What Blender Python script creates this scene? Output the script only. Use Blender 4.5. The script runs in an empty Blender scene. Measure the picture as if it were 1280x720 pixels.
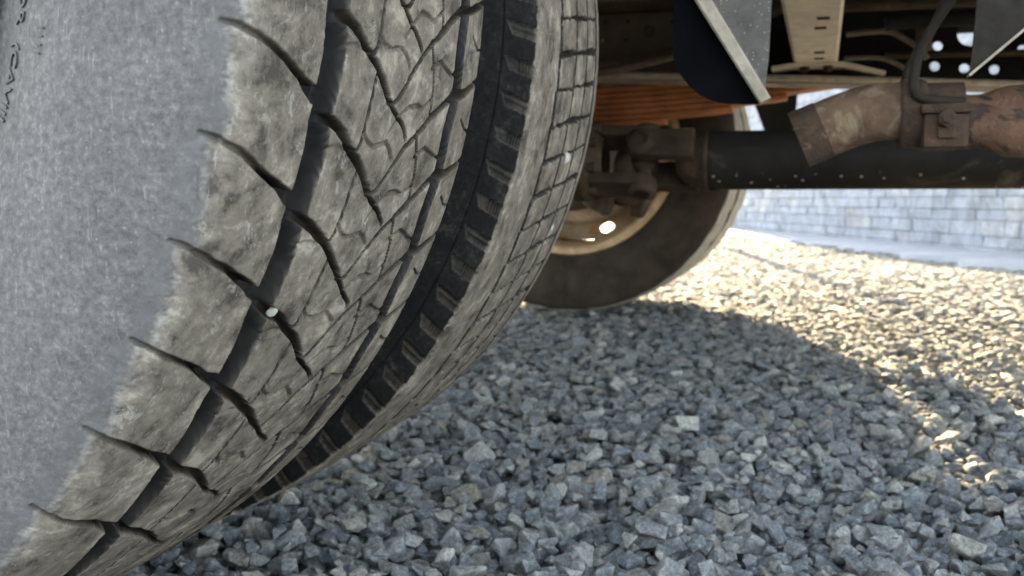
import bpy, bmesh, math, random
import numpy as np
from mathutils import Vector, Matrix

random.seed(5)
rng = np.random.default_rng(11)
scene = bpy.context.scene
COL = scene.collection

# ------------------------------------------------------------------ camera, sky, sun, exposure
CAM = Vector((0.0, 0.0, 0.26829))
YAW, PITCH, ROLL = -0.288346, -0.083172, -0.00016
cd = bpy.data.cameras.new('camera')
cam = bpy.data.objects.new('camera', cd)
COL.objects.link(cam)
fw = Vector((math.sin(YAW) * math.cos(PITCH), math.cos(YAW) * math.cos(PITCH), math.sin(PITCH)))
rt = Vector((math.cos(YAW), -math.sin(YAW), 0))
up = rt.cross(fw)
rot = Matrix((rt, up, -fw)).transposed()
cam.matrix_world = Matrix.Translation(CAM) @ rot.to_4x4()
cd.sensor_width = 36.0
cd.lens = 36.0 * 1302.57 / 1280.0
cd.clip_start = 0.02
cd.clip_end = 500.0
cd.dof.use_dof = True
cd.dof.focus_distance = 0.52
cd.dof.aperture_fstop = 17.0
scene.camera = cam

SUN_TO = Vector((-0.60, 2.65, 1.0)).normalized()       # towards the sun
SUN_EL = math.asin(SUN_TO.z)
SUN_AZ = math.atan2(SUN_TO.x, SUN_TO.y)
w = bpy.data.worlds.new('World')
scene.world = w
w.use_nodes = True
wn = w.node_tree.nodes
bg = wn.get('Background') or wn.new('ShaderNodeBackground')
sky = wn.new('ShaderNodeTexSky')
sky.sky_type = 'NISHITA'
sky.sun_disc = False
sky.sun_elevation = SUN_EL
sky.sun_rotation = SUN_AZ
sky.air_density = 1.0
sky.dust_density = 1.5
hs = wn.new('ShaderNodeHueSaturation')              # thin haze: a paler sky than the clear-air model
hs.inputs['Saturation'].default_value = 0.46
hs.inputs['Hue'].default_value = 0.489
w.node_tree.links.new(sky.outputs[0], hs.inputs['Color'])
w.node_tree.links.new(hs.outputs[0], bg.inputs[0])
bg.inputs[1].default_value = 0.085
sd = bpy.data.lights.new('sun', 'SUN')
sd.energy = 5.0
sd.angle = math.radians(0.5)
sd.color = (1.0, 0.775, 0.46)
so = bpy.data.objects.new('sun', sd)
COL.objects.link(so)
so.rotation_euler = (-SUN_TO).to_track_quat('-Z', 'Y').to_euler()
so.location = (-3, 12, 8)
scene.view_settings.view_transform = 'Standard'
scene.view_settings.look = 'None'
scene.view_settings.exposure = 4.15
scene.view_settings.gamma = 1.0

# ------------------------------------------------------------------ node helper
class NT:
    def __init__(s, name):
        s.m = bpy.data.materials.new(name)
        s.m.use_nodes = True
        s.t = s.m.node_tree
        s.t.nodes.clear()
        s.out = s.t.nodes.new('ShaderNodeOutputMaterial')
        s.b = s.t.nodes.new('ShaderNodeBsdfPrincipled')
        s.t.links.new(s.b.outputs[0], s.out.inputs[0])
        s._co = None
    def n(s, kind, **kw):
        nd = s.t.nodes.new(kind)
        for k, v in kw.items():
            setattr(nd, k, v)
        return nd
    def put(s, sock, val):
        if hasattr(val, 'is_output'):
            s.t.links.new(val, sock)
        elif isinstance(val, (tuple, list)):
            sock.default_value = tuple(val) + ((1.0,) if len(val) == 3 and len(sock.default_value) == 4 else ())
        else:
            sock.default_value = val
    def co(s):
        if s._co is None:
            s._co = s.n('ShaderNodeTexCoord').outputs['Object']
        return s._co
    def scaled(s, vec3):
        m = s.n('ShaderNodeMapping')
        s.put(m.inputs['Vector'], s.co())
        m.inputs['Scale'].default_value = vec3
        return m.outputs[0]
    def noise(s, scale, detail=4, rough=0.6, vec=None, dist=0.0):
        nd = s.n('ShaderNodeTexNoise')
        s.put(nd.inputs['Vector'], vec if vec is not None else s.co())
        nd.inputs['Scale'].default_value = scale
        nd.inputs['Detail'].default_value = detail
        nd.inputs['Roughness'].default_value = rough
        nd.inputs['Distortion'].default_value = dist
        return nd.outputs[0]
    def voro(s, scale, vec=None, feature='F1', out=0):
        nd = s.n('ShaderNodeTexVoronoi', feature=feature)
        s.put(nd.inputs['Vector'], vec if vec is not None else s.co())
        nd.inputs['Scale'].default_value = scale
        return nd.outputs[out]
    def ramp(s, fac, stops, interp='LINEAR'):
        nd = s.n('ShaderNodeValToRGB')
        nd.color_ramp.interpolation = interp
        el = nd.color_ramp.elements
        while len(el) < len(stops):
            el.new(0.5)
        for e, (p, c) in zip(el, stops):
            e.position = p
            e.color = (tuple(c) + (1.0,)) if isinstance(c, (tuple, list)) else (c, c, c, 1.0)
        s.put(nd.inputs[0], fac)
        return nd.outputs[0]
    def mix(s, fac, a, b, mode='MIX'):
        nd = s.n('ShaderNodeMix', data_type='RGBA', blend_type=mode)
        s.put(nd.inputs[0], fac)
        s.put(nd.inputs[6], a)
        s.put(nd.inputs[7], b)
        return nd.outputs[2]
    def math(s, op, a, b=0.0, clamp=False):
        nd = s.n('ShaderNodeMath', operation=op, use_clamp=clamp)
        s.put(nd.inputs[0], a)
        s.put(nd.inputs[1], b)
        return nd.outputs[0]
    def attr(s, name, kind='GEOMETRY'):
        nd = s.n('ShaderNodeAttribute', attribute_name=name, attribute_type=kind)
        return nd.outputs['Fac']
    def rand(s):
        return s.n('ShaderNodeObjectInfo').outputs['Random']
    def bump(s, h, strength=0.3, dist=0.002, prev=None):
        nd = s.n('ShaderNodeBump')
        nd.inputs['Strength'].default_value = strength
        nd.inputs['Distance'].default_value = dist
        s.put(nd.inputs['Height'], h)
        if prev is not None:
            s.put(nd.inputs['Normal'], prev)
        return nd.outputs[0]
    def done(s, color, rough=0.7, normal=None, metal=0.0, spec=0.5):
        s.put(s.b.inputs['Base Color'], color)
        s.put(s.b.inputs['Roughness'], rough)
        s.put(s.b.inputs['Metallic'], metal)
        s.put(s.b.inputs['Specular IOR Level'], spec)
        if normal is not None:
            s.put(s.b.inputs['Normal'], normal)
        return s.m

def mat_tread_rubber():
    t = NT('dusty_tyre_rubber')
    big = t.noise(38, 3, 0.55, dist=0.2)
    mid = t.noise(150, 6, 0.72)
    fine = t.noise(640, 4, 0.75)
    smear = t.noise(62, 5, 0.62, dist=0.5)
    f = t.math('ADD', t.math('MULTIPLY', big, 0.25), t.math('ADD', t.math('MULTIPLY', smear, 0.40), t.math('ADD', t.math('MULTIPLY', mid, 0.22), t.math('MULTIPLY', fine, 0.13))))
    tread = t.ramp(f, [(0.42, (0.050, 0.043, 0.036)), (0.47, (0.114, 0.098, 0.081)), (0.53, (0.160, 0.139, 0.115)), (0.59, (0.28, 0.247, 0.202))])
    chalk = t.ramp(t.noise(80, 6, 0.78, dist=0.6), [(0.57, 0.0), (0.64, 1.0)])
    tread = t.mix(t.math('MULTIPLY', chalk, 0.5), tread, (0.34, 0.325, 0.29))
    scuff = t.ramp(t.noise(1.0, 5, 0.75, vec=t.scaled((420, 420, 110)), dist=0.5), [(0.60, 0.0), (0.66, 1.0)])
    tread = t.mix(t.math('MULTIPLY', scuff, 0.4), tread, (0.36, 0.345, 0.315))
    # smooth sidewall: even grey with fine pale streaks running round the tyre
    side = t.ramp(t.math('ADD', t.math('MULTIPLY', t.noise(30, 3), 0.16), t.math('MULTIPLY', t.noise(330, 5, 0.78), 0.84)),
                  [(0.38, (0.056, 0.053, 0.052)), (0.475, (0.080, 0.076, 0.074)), (0.54, (0.096, 0.091, 0.088)), (0.66, (0.15, 0.142, 0.134))])
    scr = t.ramp(t.noise(1.0, 4, 0.7, vec=t.scaled((900, 900, 70)), dist=0.5), [(0.60, 0.0), (0.72, 1.0)])
    side = t.mix(t.math('MULTIPLY', scr, 0.3), side, (0.37, 0.36, 0.335))
    spk = t.ramp(t.voro(210), [(0.05, 1.0), (0.13, 0.0)])
    side = t.mix(t.math('MULTIPLY', spk, 0.15), side, (0.52, 0.5, 0.46))
    rub = t.attr('rub')
    side = t.mix(rub, side, t.ramp(t.noise(120, 4, 0.6), [(0.38, (0.072, 0.070, 0.070)), (0.62, (0.100, 0.098, 0.098))]))
    col = t.mix(t.attr('side'), tread, side)
    rim = t.ramp(t.math('MULTIPLY', t.attr('lip'), t.noise(150, 3)), [(0.35, 0.0), (0.6, 1.0)])
    col = t.mix(t.math('MULTIPLY', rim, 0.2), col, (0.36, 0.355, 0.34))
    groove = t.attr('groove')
    mud_shade = t.ramp(t.noise(60, 4), [(0.4, (0.014, 0.012, 0.0105)), (0.62, (0.042, 0.032, 0.023))])  # brown groove dirt, darkened further to paint in the groove's shade
    col = t.mix(groove, col, mud_shade)
    col = t.mix(t.attr('deep'), col, t.ramp(t.noise(50, 4), [(0.4, (0.008, 0.008, 0.008)), (0.66, (0.022, 0.020, 0.018))]))  # shade of the deep grooves painted near black
    clean = t.attr('clean')
    dark = t.ramp(t.math('ADD', t.math('MULTIPLY', t.noise(34, 4, 0.7, dist=1.0), 0.5), t.math('MULTIPLY', t.noise(330, 4, 0.7), 0.5)),
                  [(0.45, (0.007, 0.007, 0.007)), (0.56, (0.012, 0.0117, 0.011)), (0.70, (0.045, 0.040, 0.034))])
    col = t.mix(clean, col, dark)
    rough = t.ramp(t.noise(200, 3), [(0.3, 0.62), (0.7, 0.82)])
    h = t.math('ADD', t.math('MULTIPLY', mid, 0.5), t.math('ADD', t.math('MULTIPLY', fine, 0.35), t.math('MULTIPLY', smear, 0.2)))
    nm = t.bump(h, 0.28, 0.0005)
    return t.done(col, rough, nm, spec=t.math('SUBTRACT', 0.22, t.math('MULTIPLY', clean, 0.16)))

def mat_simple(name, lo, hi, scale=40, rough=(0.5, 0.8), bump=0.25, dist=0.001, metal=0.0, speck=None, spec=0.4, rust=None, rust_at=(0.5, 0.62)):
    t = NT(name)
    n1 = t.noise(scale, 5, 0.65, dist=0.4)
    c = t.ramp(n1, [(0.33, lo), (0.67, hi)])
    if rust is not None:
        c = t.mix(t.ramp(t.noise(scale * 0.6, 6, 0.7, dist=0.8), [(rust_at[0], 0.0), (rust_at[1], 1.0)]), c, rust)
    if speck is not None:
        low = 1.0
        if len(speck) > 3:
            sx_ = t.n('ShaderNodeSeparateXYZ'); t.put(sx_.inputs[0], t.co())
            low = t.ramp(sx_.outputs[2], [(speck[3] - .008, 1.0), (speck[3], 0.0)])
        c = t.mix(t.math('MULTIPLY', low, t.ramp(t.voro(speck[1]), [(speck[2], 1.0), (speck[2] * 1.6, 0.0)])), c, speck[0])
    r = t.ramp(t.noise(scale * 2.2, 3), [(0.3, rough[0]), (0.7, rough[1])])
    nm = t.bump(t.noise(scale * 5, 5, 0.7), bump, dist)
    return t.done(c, r, nm, metal, spec)

def mat_stone():
    t = NT('crushed_stone')
    r = t.rand()
    base = t.ramp(r, [(0.0, (0.083, 0.093, 0.103)), (0.12, (0.186, 0.196, 0.201)), (0.26, (0.118, 0.134, 0.153)), (0.40, (0.265, 0.265, 0.252)), (0.50, (0.143, 0.158, 0.177)),
                      (0.60, (0.231, 0.212, 0.176)), (0.70, (0.162, 0.178, 0.196)), (0.78, (0.103, 0.112, 0.120)), (0.86, (0.207, 0.210, 0.206)), (0.94, (0.393, 0.385, 0.352)), (1.0, (0.147, 0.145, 0.135))])
    vec = t.n('ShaderNodeVectorMath', operation='ADD')
    t.put(vec.inputs[0], t.co())
    cmb = t.n('ShaderNodeCombineXYZ')
    t.put(cmb.inputs[0], t.math('MULTIPLY', r, 37.0)); t.put(cmb.inputs[1], t.math('MULTIPLY', r, 91.0))
    t.put(vec.inputs[1], cmb.outputs[0])
    v = vec.outputs[0]
    n1 = t.noise(3.2, 6, 0.7, vec=v, dist=0.5)
    n2 = t.noise(13, 5, 0.75, vec=v)
    c = t.mix(1.0, base, t.ramp(n1, [(0.38, 0.65), (0.5, 1.0), (0.62, 1.4)]), 'MULTIPLY')
    c = t.mix(1.0, c, t.ramp(n2, [(0.38, 0.75), (0.5, 1.0), (0.62, 1.28)]), 'MULTIPLY')
    dust = t.ramp(t.noise(2.6, 5, 0.75, vec=v), [(0.56, 0.0), (0.64, 1.0)])
    c = t.mix(t.math('MULTIPLY', dust, 0.45), c, (0.44, 0.425, 0.39))
    geo = t.n('ShaderNodeNewGeometry')
    edge = t.ramp(geo.outputs['Pointiness'], [(0.51, 0.0), (0.57, 1.0)])
    c = t.mix(t.math('MULTIPLY', edge, 0.6), c, (0.48, 0.47, 0.44))
    h = t.math('ADD', t.math('MULTIPLY', n1, 0.6), t.math('MULTIPLY', n2, 0.5))
    nm = t.bump(h, 0.55, 0.10)
    return t.done(c, t.ramp(n2, [(0.3, 0.75), (0.7, 0.95)]), nm, spec=0.08)

def mat_ground():
    t = NT('gravel_bed')
    v = t.voro(38, out=1)
    bw = t.n('ShaderNodeRGBToBW'); t.put(bw.inputs[0], v)
    c = t.ramp(bw.outputs[0], [(0.1, (0.09, 0.095, 0.102)), (0.5, (0.19, 0.192, 0.195)), (0.9, (0.29, 0.28, 0.26))])
    d = t.voro(38)
    nm = t.bump(t.math('SUBTRACT', 1.0, d), 0.9, 0.02)
    return t.done(c, 0.9, nm)

def mat_wallstone():
    t = NT('split_face_stone')
    r = t.rand()
    base = t.ramp(r, [(0.0, (0.118, 0.142, 0.178)), (0.3, (0.142, 0.168, 0.206)), (0.6, (0.128, 0.152, 0.188)), (0.8, (0.158, 0.182, 0.216)), (0.94, (0.165, 0.18, 0.20)), (1.0, (0.25, 0.268, 0.29))])
    n1 = t.noise(9, 6, 0.7, dist=0.4)
    c = t.mix(1.0, base, t.ramp(n1, [(0.38, 0.7), (0.62, 1.3)]), 'MULTIPLY')
    nm = t.bump(t.noise(26, 5, 0.7), 0.6, 0.01)
    return t.done(c, 0.85, nm)

M = {}
M['rubber'] = mat_tread_rubber()
M['stone'] = mat_stone()
M['ground'] = mat_ground()
M['wallstone'] = mat_wallstone()
M['mortar'] = mat_simple('wall_mortar', (0.118, 0.142, 0.176), (0.142, 0.166, 0.20), 20)
M['tyre_far'] = mat_simple('brown_dusty_rubber', (0.016, 0.0125, 0.0095), (0.036, 0.028, 0.021), 16, (0.7, 0.9), 0.3, spec=0.2)
M['tread_far'] = mat_simple('pale_dusty_tread', (0.2, 0.185, 0.16), (0.33, 0.31, 0.27), 40, (0.7, 0.9), 0.4)
M['black_paint'] = mat_simple('black_shaft_paint', (0.007, 0.0064, 0.0058), (0.016, 0.0142, 0.012), 9, (0.6, 0.8), 0.2, spec=0.14, speck=((0.30, 0.24, 0.17), 62, 0.11, .312), rust=(0.06, 0.045, 0.032), rust_at=(0.62, 0.75))
M['rust'] = mat_simple('rusted_exhaust_steel', (0.055, 0.030, 0.018), (0.125, 0.073, 0.044), 34, (0.65, 0.9), 0.9, 0.003, rust=(0.17, 0.125, 0.074), rust_at=(0.5, 0.6))
M['rust_dark'] = mat_simple('dark_scaly_rust', (0.026, 0.0155, 0.0092), (0.072, 0.041, 0.023), 60, (0.7, 0.95), 1.0, 0.003, rust=(0.125, 0.087, 0.05), rust_at=(0.58, 0.68))
M['rust_muffler'] = mat_simple('mottled_muffler_rust', (0.08, 0.040, 0.023), (0.135, 0.072, 0.042), 30, (0.65, 0.9), 0.9, 0.003, rust=(0.032, 0.018, 0.012), rust_at=(0.51, 0.55))
M['spring'] = mat_simple('orange_rusted_spring', (0.19, 0.062, 0.022), (0.36, 0.135, 0.05), 14, (0.6, 0.85), 0.3)
M['dark_steel'] = mat_simple('dirty_brown_chassis', (0.022, 0.016, 0.011), (0.058, 0.040, 0.026), 22, (0.6, 0.85), 0.5, spec=0.25, rust=(0.10, 0.07, 0.045), rust_at=(0.58, 0.72))
M['gusset'] = mat_simple('brown_dusty_gusset', (0.07, 0.054, 0.039), (0.115, 0.09, 0.066), 14, (0.7, 0.9), 0.25, spec=0.2)
M['black_steel'] = mat_simple('black_chassis_paint', (0.006, 0.006, 0.006), (0.014, 0.013, 0.012), 10, (0.7, 0.9), 0.2, spec=0.15)
M['pale_steel'] = mat_simple('weathered_pale_steel', (0.46, 0.41, 0.335), (0.64, 0.58, 0.49), 30, (0.55, 0.8), 0.4, rust=(0.22, 0.17, 0.12), rust_at=(0.6, 0.72))
M['pale_bar'] = mat_simple('chipped_edge_steel', (0.22, 0.188, 0.148), (0.37, 0.32, 0.255), 60, (0.5, 0.8), 0.8, 0.002, rust=(0.13, 0.095, 0.065), rust_at=(0.6, 0.7))
M['grey_plate'] = mat_simple('dull_grey_plate', (0.045, 0.0405, 0.0355), (0.075, 0.068, 0.060), 60, (0.45, 0.7), 0.35, spec=0.3, speck=((0.3, 0.28, 0.25), 260, 0.10))
M['brown_plate'] = mat_simple('dull_brown_plate', (0.012, 0.0098, 0.0078), (0.02, 0.0165, 0.013), 40, (0.6, 0.8), 0.25, spec=0.15)
M['navy'] = mat_simple('dark_navy_paint', (0.0014, 0.0016, 0.0024), (0.0024, 0.0027, 0.0038), 20, (0.75, 0.9), 0.1, spec=0.05)
M['drum'] = mat_simple('brake_drum_iron', (0.16, 0.115, 0.08), (0.3, 0.23, 0.17), 24, (0.45, 0.7), 0.4)
M['rim'] = mat_simple('rusty_rim_steel', (0.27, 0.185, 0.105), (0.44, 0.32, 0.195), 22, (0.4, 0.65), 0.3)
M['hose'] = mat_simple('ribbed_brown_hose', (0.08, 0.062, 0.045), (0.14, 0.11, 0.08), 60, (0.6, 0.8), 0.4)
M['body'] = mat_simple('painted_truck_body', (0.26, 0.28, 0.3), (0.3, 0.32, 0.34), 3, (0.4, 0.5), 0.05)
M['bed'] = mat_simple('dark_bed_underside', (0.03, 0.027, 0.024), (0.06, 0.052, 0.044), 6, (0.7, 0.9), 0.2)
M['tinted_strip'] = mat_simple('shade_tinted_grit', (0.105, 0.126, 0.155), (0.15, 0.172, 0.20), 14, (0.8, 0.95), 0.5, 0.004)  # fine grit with the blue of the wall's shade put into its colour
M['flange'] = mat_simple('dusty_rail_flange', (0.12, 0.098, 0.073), (0.25, 0.21, 0.16), 12, (0.6, 0.85), 0.4, rust=(0.07, 0.052, 0.036), rust_at=(0.55, 0.66))
M['hanger'] = mat_simple('sooty_hanger_steel', (0.012, 0.010, 0.008), (0.028, 0.022, 0.017), 40, (0.7, 0.9), 0.5, spec=0.15)
M['galv'] = mat_simple('galvanised_post', (0.35, 0.36, 0.37), (0.46, 0.47, 0.48), 20, (0.4, 0.6), 0.1, metal=0.0)
M['letter'] = mat_simple('raised_rubber_letter', (0.05, 0.05, 0.05), (0.085, 0.083, 0.08), 90, (0.6, 0.8), 0.3)
M['pebble'] = mat_simple('white_pebble', (0.24, 0.225, 0.2), (0.40, 0.38, 0.34), 90, (0.6, 0.8), 0.3)

# ------------------------------------------------------------------ object helpers
def tag(o, label=None, cat=None, group=None, kind=None):
    for k, v in (('label', label), ('category', cat), ('group', group), ('kind', kind)):
        if v:
            o[k] = v
    return o

def link(name, me, mat=None, parent=None):
    o = bpy.data.objects.new(name, me)
    COL.objects.link(o)
    if mat is not None and me is not None and not me.materials:
        me.materials.append(mat)
    if parent is not None:
        o.parent = parent
        o.matrix_parent_inverse = Matrix.Translation(parent_world(parent)).inverted()
    return o

def parent_world(p):
    v = Vector(p.location)
    if p.parent is not None and p.parent_type == 'OBJECT':
        v = (p.parent.matrix_world_calc if hasattr(p.parent, 'matrix_world_calc') else Vector((0, 0, 0))) + v
    return WORLD.get(p.name, v)
WORLD = {}

def np_mesh(name, V, Q):
    me = bpy.data.meshes.new(name)
    V = np.ascontiguousarray(V.reshape(-1, 3), dtype=np.float32)
    Q = np.ascontiguousarray(Q, dtype=np.int32)
    k = Q.shape[1]
    me.vertices.add(len(V)); me.vertices.foreach_set('co', V.ravel())
    me.loops.add(Q.size); me.loops.foreach_set('vertex_index', Q.ravel())
    me.polygons.add(len(Q))
    me.polygons.foreach_set('loop_start', np.arange(0, Q.size, k, dtype=np.int32))
    me.polygons.foreach_set('use_smooth', np.ones(len(Q), dtype=bool))
    me.update(calc_edges=True)
    return me

def grid_quads(n, m, wrap_n=False, wrap_m=False):
    i = np.arange(n if wrap_n else n - 1); j = np.arange(m if wrap_m else m - 1)
    I, J = np.meshgrid(i, j, indexing='ij')
    I2, J2 = (I + 1) % n, (J + 1) % m
    return np.stack([I * m + J, I2 * m + J, I2 * m + J2, I * m + J2], -1).reshape(-1, 4)

class MB:
    """collects shapes into one mesh"""
    def __init__(s):
        s.v = []; s.f = []; s.sm = []
    def add(s, vs, fs, smooth=False):
        b = len(s.v)
        s.v += [tuple(q) for q in vs]
        s.f += [tuple(b + i for i in q) for q in fs]
        s.sm += [smooth] * len(fs)
        return s
    def box(s, lo, hi, bev=0.0, M4=None):
        x0, y0, z0 = lo; x1, y1, z1 = hi
        bm = bmesh.new()
        bmesh.ops.create_cube(bm, size=1.0)
        for v in bm.verts:
            v.co = Vector(((x0 + x1) / 2 + v.co.x * (x1 - x0), (y0 + y1) / 2 + v.co.y * (y1 - y0), (z0 + z1) / 2 + v.co.z * (z1 - z0)))
        if bev > 0:
            bmesh.ops.bevel(bm, geom=bm.edges[:], offset=bev, segments=2, affect='EDGES', profile=0.6)
        return s.bm(bm, M4)
    def bm(s, bm, M4=None, smooth=False):
        if M4 is not None:
            bmesh.ops.transform(bm, matrix=M4, verts=bm.verts[:])
        bm.verts.index_update()
        s.add([v.co[:] for v in bm.verts], [[v.index for v in f.verts] for f in bm.faces], smooth)
        bm.free()
        return s
    def tube(s, pts, rad, seg=16, cap=True, inner=None):
        pts = [Vector(q) for q in pts]
        n = len(pts)
        rads = rad if isinstance(rad, (list, tuple)) else [rad] * n
        tang = []
        for i in range(n):
            a = pts[max(i - 1, 0)]; b = pts[min(i + 1, n - 1)]
            tang.append((b - a).normalized())
        nrm = Vector((0, 0, 1)) if abs(tang[0].z) < 0.9 else Vector((1, 0, 0))
        rings = []
        for i in range(n):
            nrm = (nrm - tang[i] * nrm.dot(tang[i])).normalized()
            bn = tang[i].cross(nrm)
            rings.append([pts[i] + (nrm * math.cos(2 * math.pi * k / seg) + bn * math.sin(2 * math.pi * k / seg)) * rads[i] for k in range(seg)])
        vs = [q for r in rings for q in r]
        fs = [(i * seg + k, i * seg + (k + 1) % seg, (i + 1) * seg + (k + 1) % seg, (i + 1) * seg + k) for i in range(n - 1) for k in range(seg)]
        s.add(vs, fs, True)
        if cap:
            s.add(rings[0], [tuple(range(seg - 1, -1, -1))]); s.add(rings[-1], [tuple(range(seg))])
        return s
    def lathe(s, prof, seg=64, axis='Y', c=(0, 0, 0), closed=False):
        """prof: (t along axis, r)"""
        n = len(prof); vs = []
        for t, r in prof:
            for k in range(seg):
                a = 2 * math.pi * k / seg
                if axis == 'Y':
                    vs.append((c[0] + r * math.cos(a), c[1] + t, c[2] + r * math.sin(a)))
                elif axis == 'X':
                    vs.append((c[0] + t, c[1] + r * math.cos(a), c[2] + r * math.sin(a)))
                else:
                    vs.append((c[0] + r * math.cos(a), c[1] + r * math.sin(a), c[2] + t))
        m = n if closed else n - 1
        fs = [(i * seg + k, i * seg + (k + 1) % seg, ((i + 1) % n) * seg + (k + 1) % seg, ((i + 1) % n) * seg + k) for i in range(m) for k in range(seg)]
        return s.add(vs, fs, True)
    def prism(s, poly, y0, y1, plane='XZ'):
        n = len(poly)
        f = (lambda p, y: (p[0], y, p[1])) if plane == 'XZ' else (lambda p, y: (y, p[0], p[1])) if plane == 'YZ' else (lambda p, y: (p[0], p[1], y))
        vs = [f(p, y0) for p in poly] + [f(p, y1) for p in poly]
        fs = [tuple(range(n)), tuple(range(2 * n - 1, n - 1, -1))] + [(i, i + n, (i + 1) % n + n, (i + 1) % n) for i in range(n)]
        return s.add(vs, fs)
    def build(s, name, mat, parent=None, fix=True):
        me = bpy.data.meshes.new(name)
        me.from_pydata(s.v, [], s.f)
        me.polygons.foreach_set('use_smooth', s.sm)
        if fix:
            bm = bmesh.new(); bm.from_mesh(me)
            bmesh.ops.recalc_face_normals(bm, faces=bm.faces[:])
            bm.to_mesh(me); bm.free()
        me.update()
        return link(name, me, mat, parent)

def curve_plate(name, outer, holes, thick, mat, parent, place):
    """flat plate with real holes: 2D curve, filled and extruded, turned to a mesh. place: Matrix"""
    cu = bpy.data.curves.new(name, 'CURVE')
    cu.dimensions = '2D'; cu.fill_mode = 'BOTH'; cu.extrude = thick / 2
    def spl(pts):
        s_ = cu.splines.new('POLY'); s_.points.add(len(pts) - 1)
        for q, p in zip(s_.points, pts):
            q.co = (p[0], p[1], 0, 1)
        s_.use_cyclic_u = True
    spl(outer)
    for (x, y, r, *sq) in holes:
        sx, an = (sq[0], sq[1]) if sq else (1.0, 0.0)
        spl([(x + r * sx * math.cos(2 * math.pi * k / 20) * math.cos(an) - r * math.sin(2 * math.pi * k / 20) * math.sin(an),
              y + r * sx * math.cos(2 * math.pi * k / 20) * math.sin(an) + r * math.sin(2 * math.pi * k / 20) * math.cos(an)) for k in range(20)])
    tmp = bpy.data.objects.new(name, cu); COL.objects.link(tmp)
    dg = bpy.context.evaluated_depsgraph_get()
    me = bpy.data.meshes.new_from_object(tmp.evaluated_get(dg))
    bpy.data.objects.remove(tmp); bpy.data.curves.remove(cu)
    me.name = name
    me.transform(place)
    me.materials.clear()
    return link(name, me, mat, parent)

# numpy value noise
_P = rng.random((256, 256))
def vnoise(x, y):
    xi = np.floor(x).astype(int); yi = np.floor(y).astype(int)
    fx = x - xi; fy = y - yi
    fx = fx * fx * (3 - 2 * fx); fy = fy * fy * (3 - 2 * fy)
    a = _P[xi & 255, yi & 255]; b = _P[(xi + 1) & 255, yi & 255]; c = _P[xi & 255, (yi + 1) & 255]; d = _P[(xi + 1) & 255, (yi + 1) & 255]
    return (a * (1 - fx) + b * fx) * (1 - fy) + (c * (1 - fx) + d * fx) * fy
def fbm(x, y, o=4):
    s = 0; a = 0.5; t = 0
    for k in range(o):
        s = s + a * vnoise(x * 2 ** k + 17.3 * k, y * 2 ** k + 5.1 * k); t += a; a *= 0.55
    return s / t
def sstep(a, b, x):
    t = np.clip((x - a) / (b - a), 0, 1)
    return t * t * (3 - 2 * t)

# ------------------------------------------------------------------ places
R = 0.40
XW = -0.5805                     # wheel centre along the truck
Y1, Y2 = 0.4544, 0.7739          # near outer and inner tyre
Y3, Y4 = 2.5490, 2.8685          # far inner and outer tyre
YMID = 1.66
PHI0, DPHI = 13.031, 6.3138      # tread pitch, degrees

truck = bpy.data.objects.new('truck', None)
COL.objects.link(truck)
tag(truck, 'heavy truck parked on the gravel, seen low beside its dual rear tyres', 'truck')

# ------------------------------------------------------------------ near tyres, carved as a fine height field
def profile(pts, fine_lo, fine_hi, step_f, step_c):
    p = np.array(pts, float)
    # smooth the polyline with Chaikin cuts
    for _ in range(3):
        q = 0.75 * p[:-1] + 0.25 * p[1:]; r_ = 0.25 * p[:-1] + 0.75 * p[1:]
        p = np.concatenate([p[:1], np.stack([q, r_], 1).reshape(-1, 2), p[-1:]])
    d = np.r_[0, np.cumsum(np.linalg.norm(np.diff(p, axis=0), axis=1))]
    # sample positions: fine where the tread is
    s = [0.0]
    while s[-1] < d[-1]:
        rr = np.interp(s[-1], d, p[:, 1]); tt = np.interp(s[-1], d, p[:, 0])
        s.append(s[-1] + (step_f if fine_lo(tt, rr) else step_c))
    s = np.array(s[:-1] + [d[-1]])
    P = np.stack([np.interp(s, d, p[:, 0]), np.interp(s, d, p[:, 1])], -1)
    T = np.gradient(P, s, axis=0); T /= np.linalg.norm(T, axis=1, keepdims=True)
    N = np.stack([-T[:, 1], T[:, 0]], -1)          # outward for a profile run from -t to +t over the top
    return P, N

def phi_list(lo, hi, fine, coarse):
    a = np.arange(lo, hi, fine)
    nb = int(round((360 - (hi - lo)) / coarse))
    b = np.linspace(hi, lo + 360, nb, endpoint=False)
    return np.r_[a, b]

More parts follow.
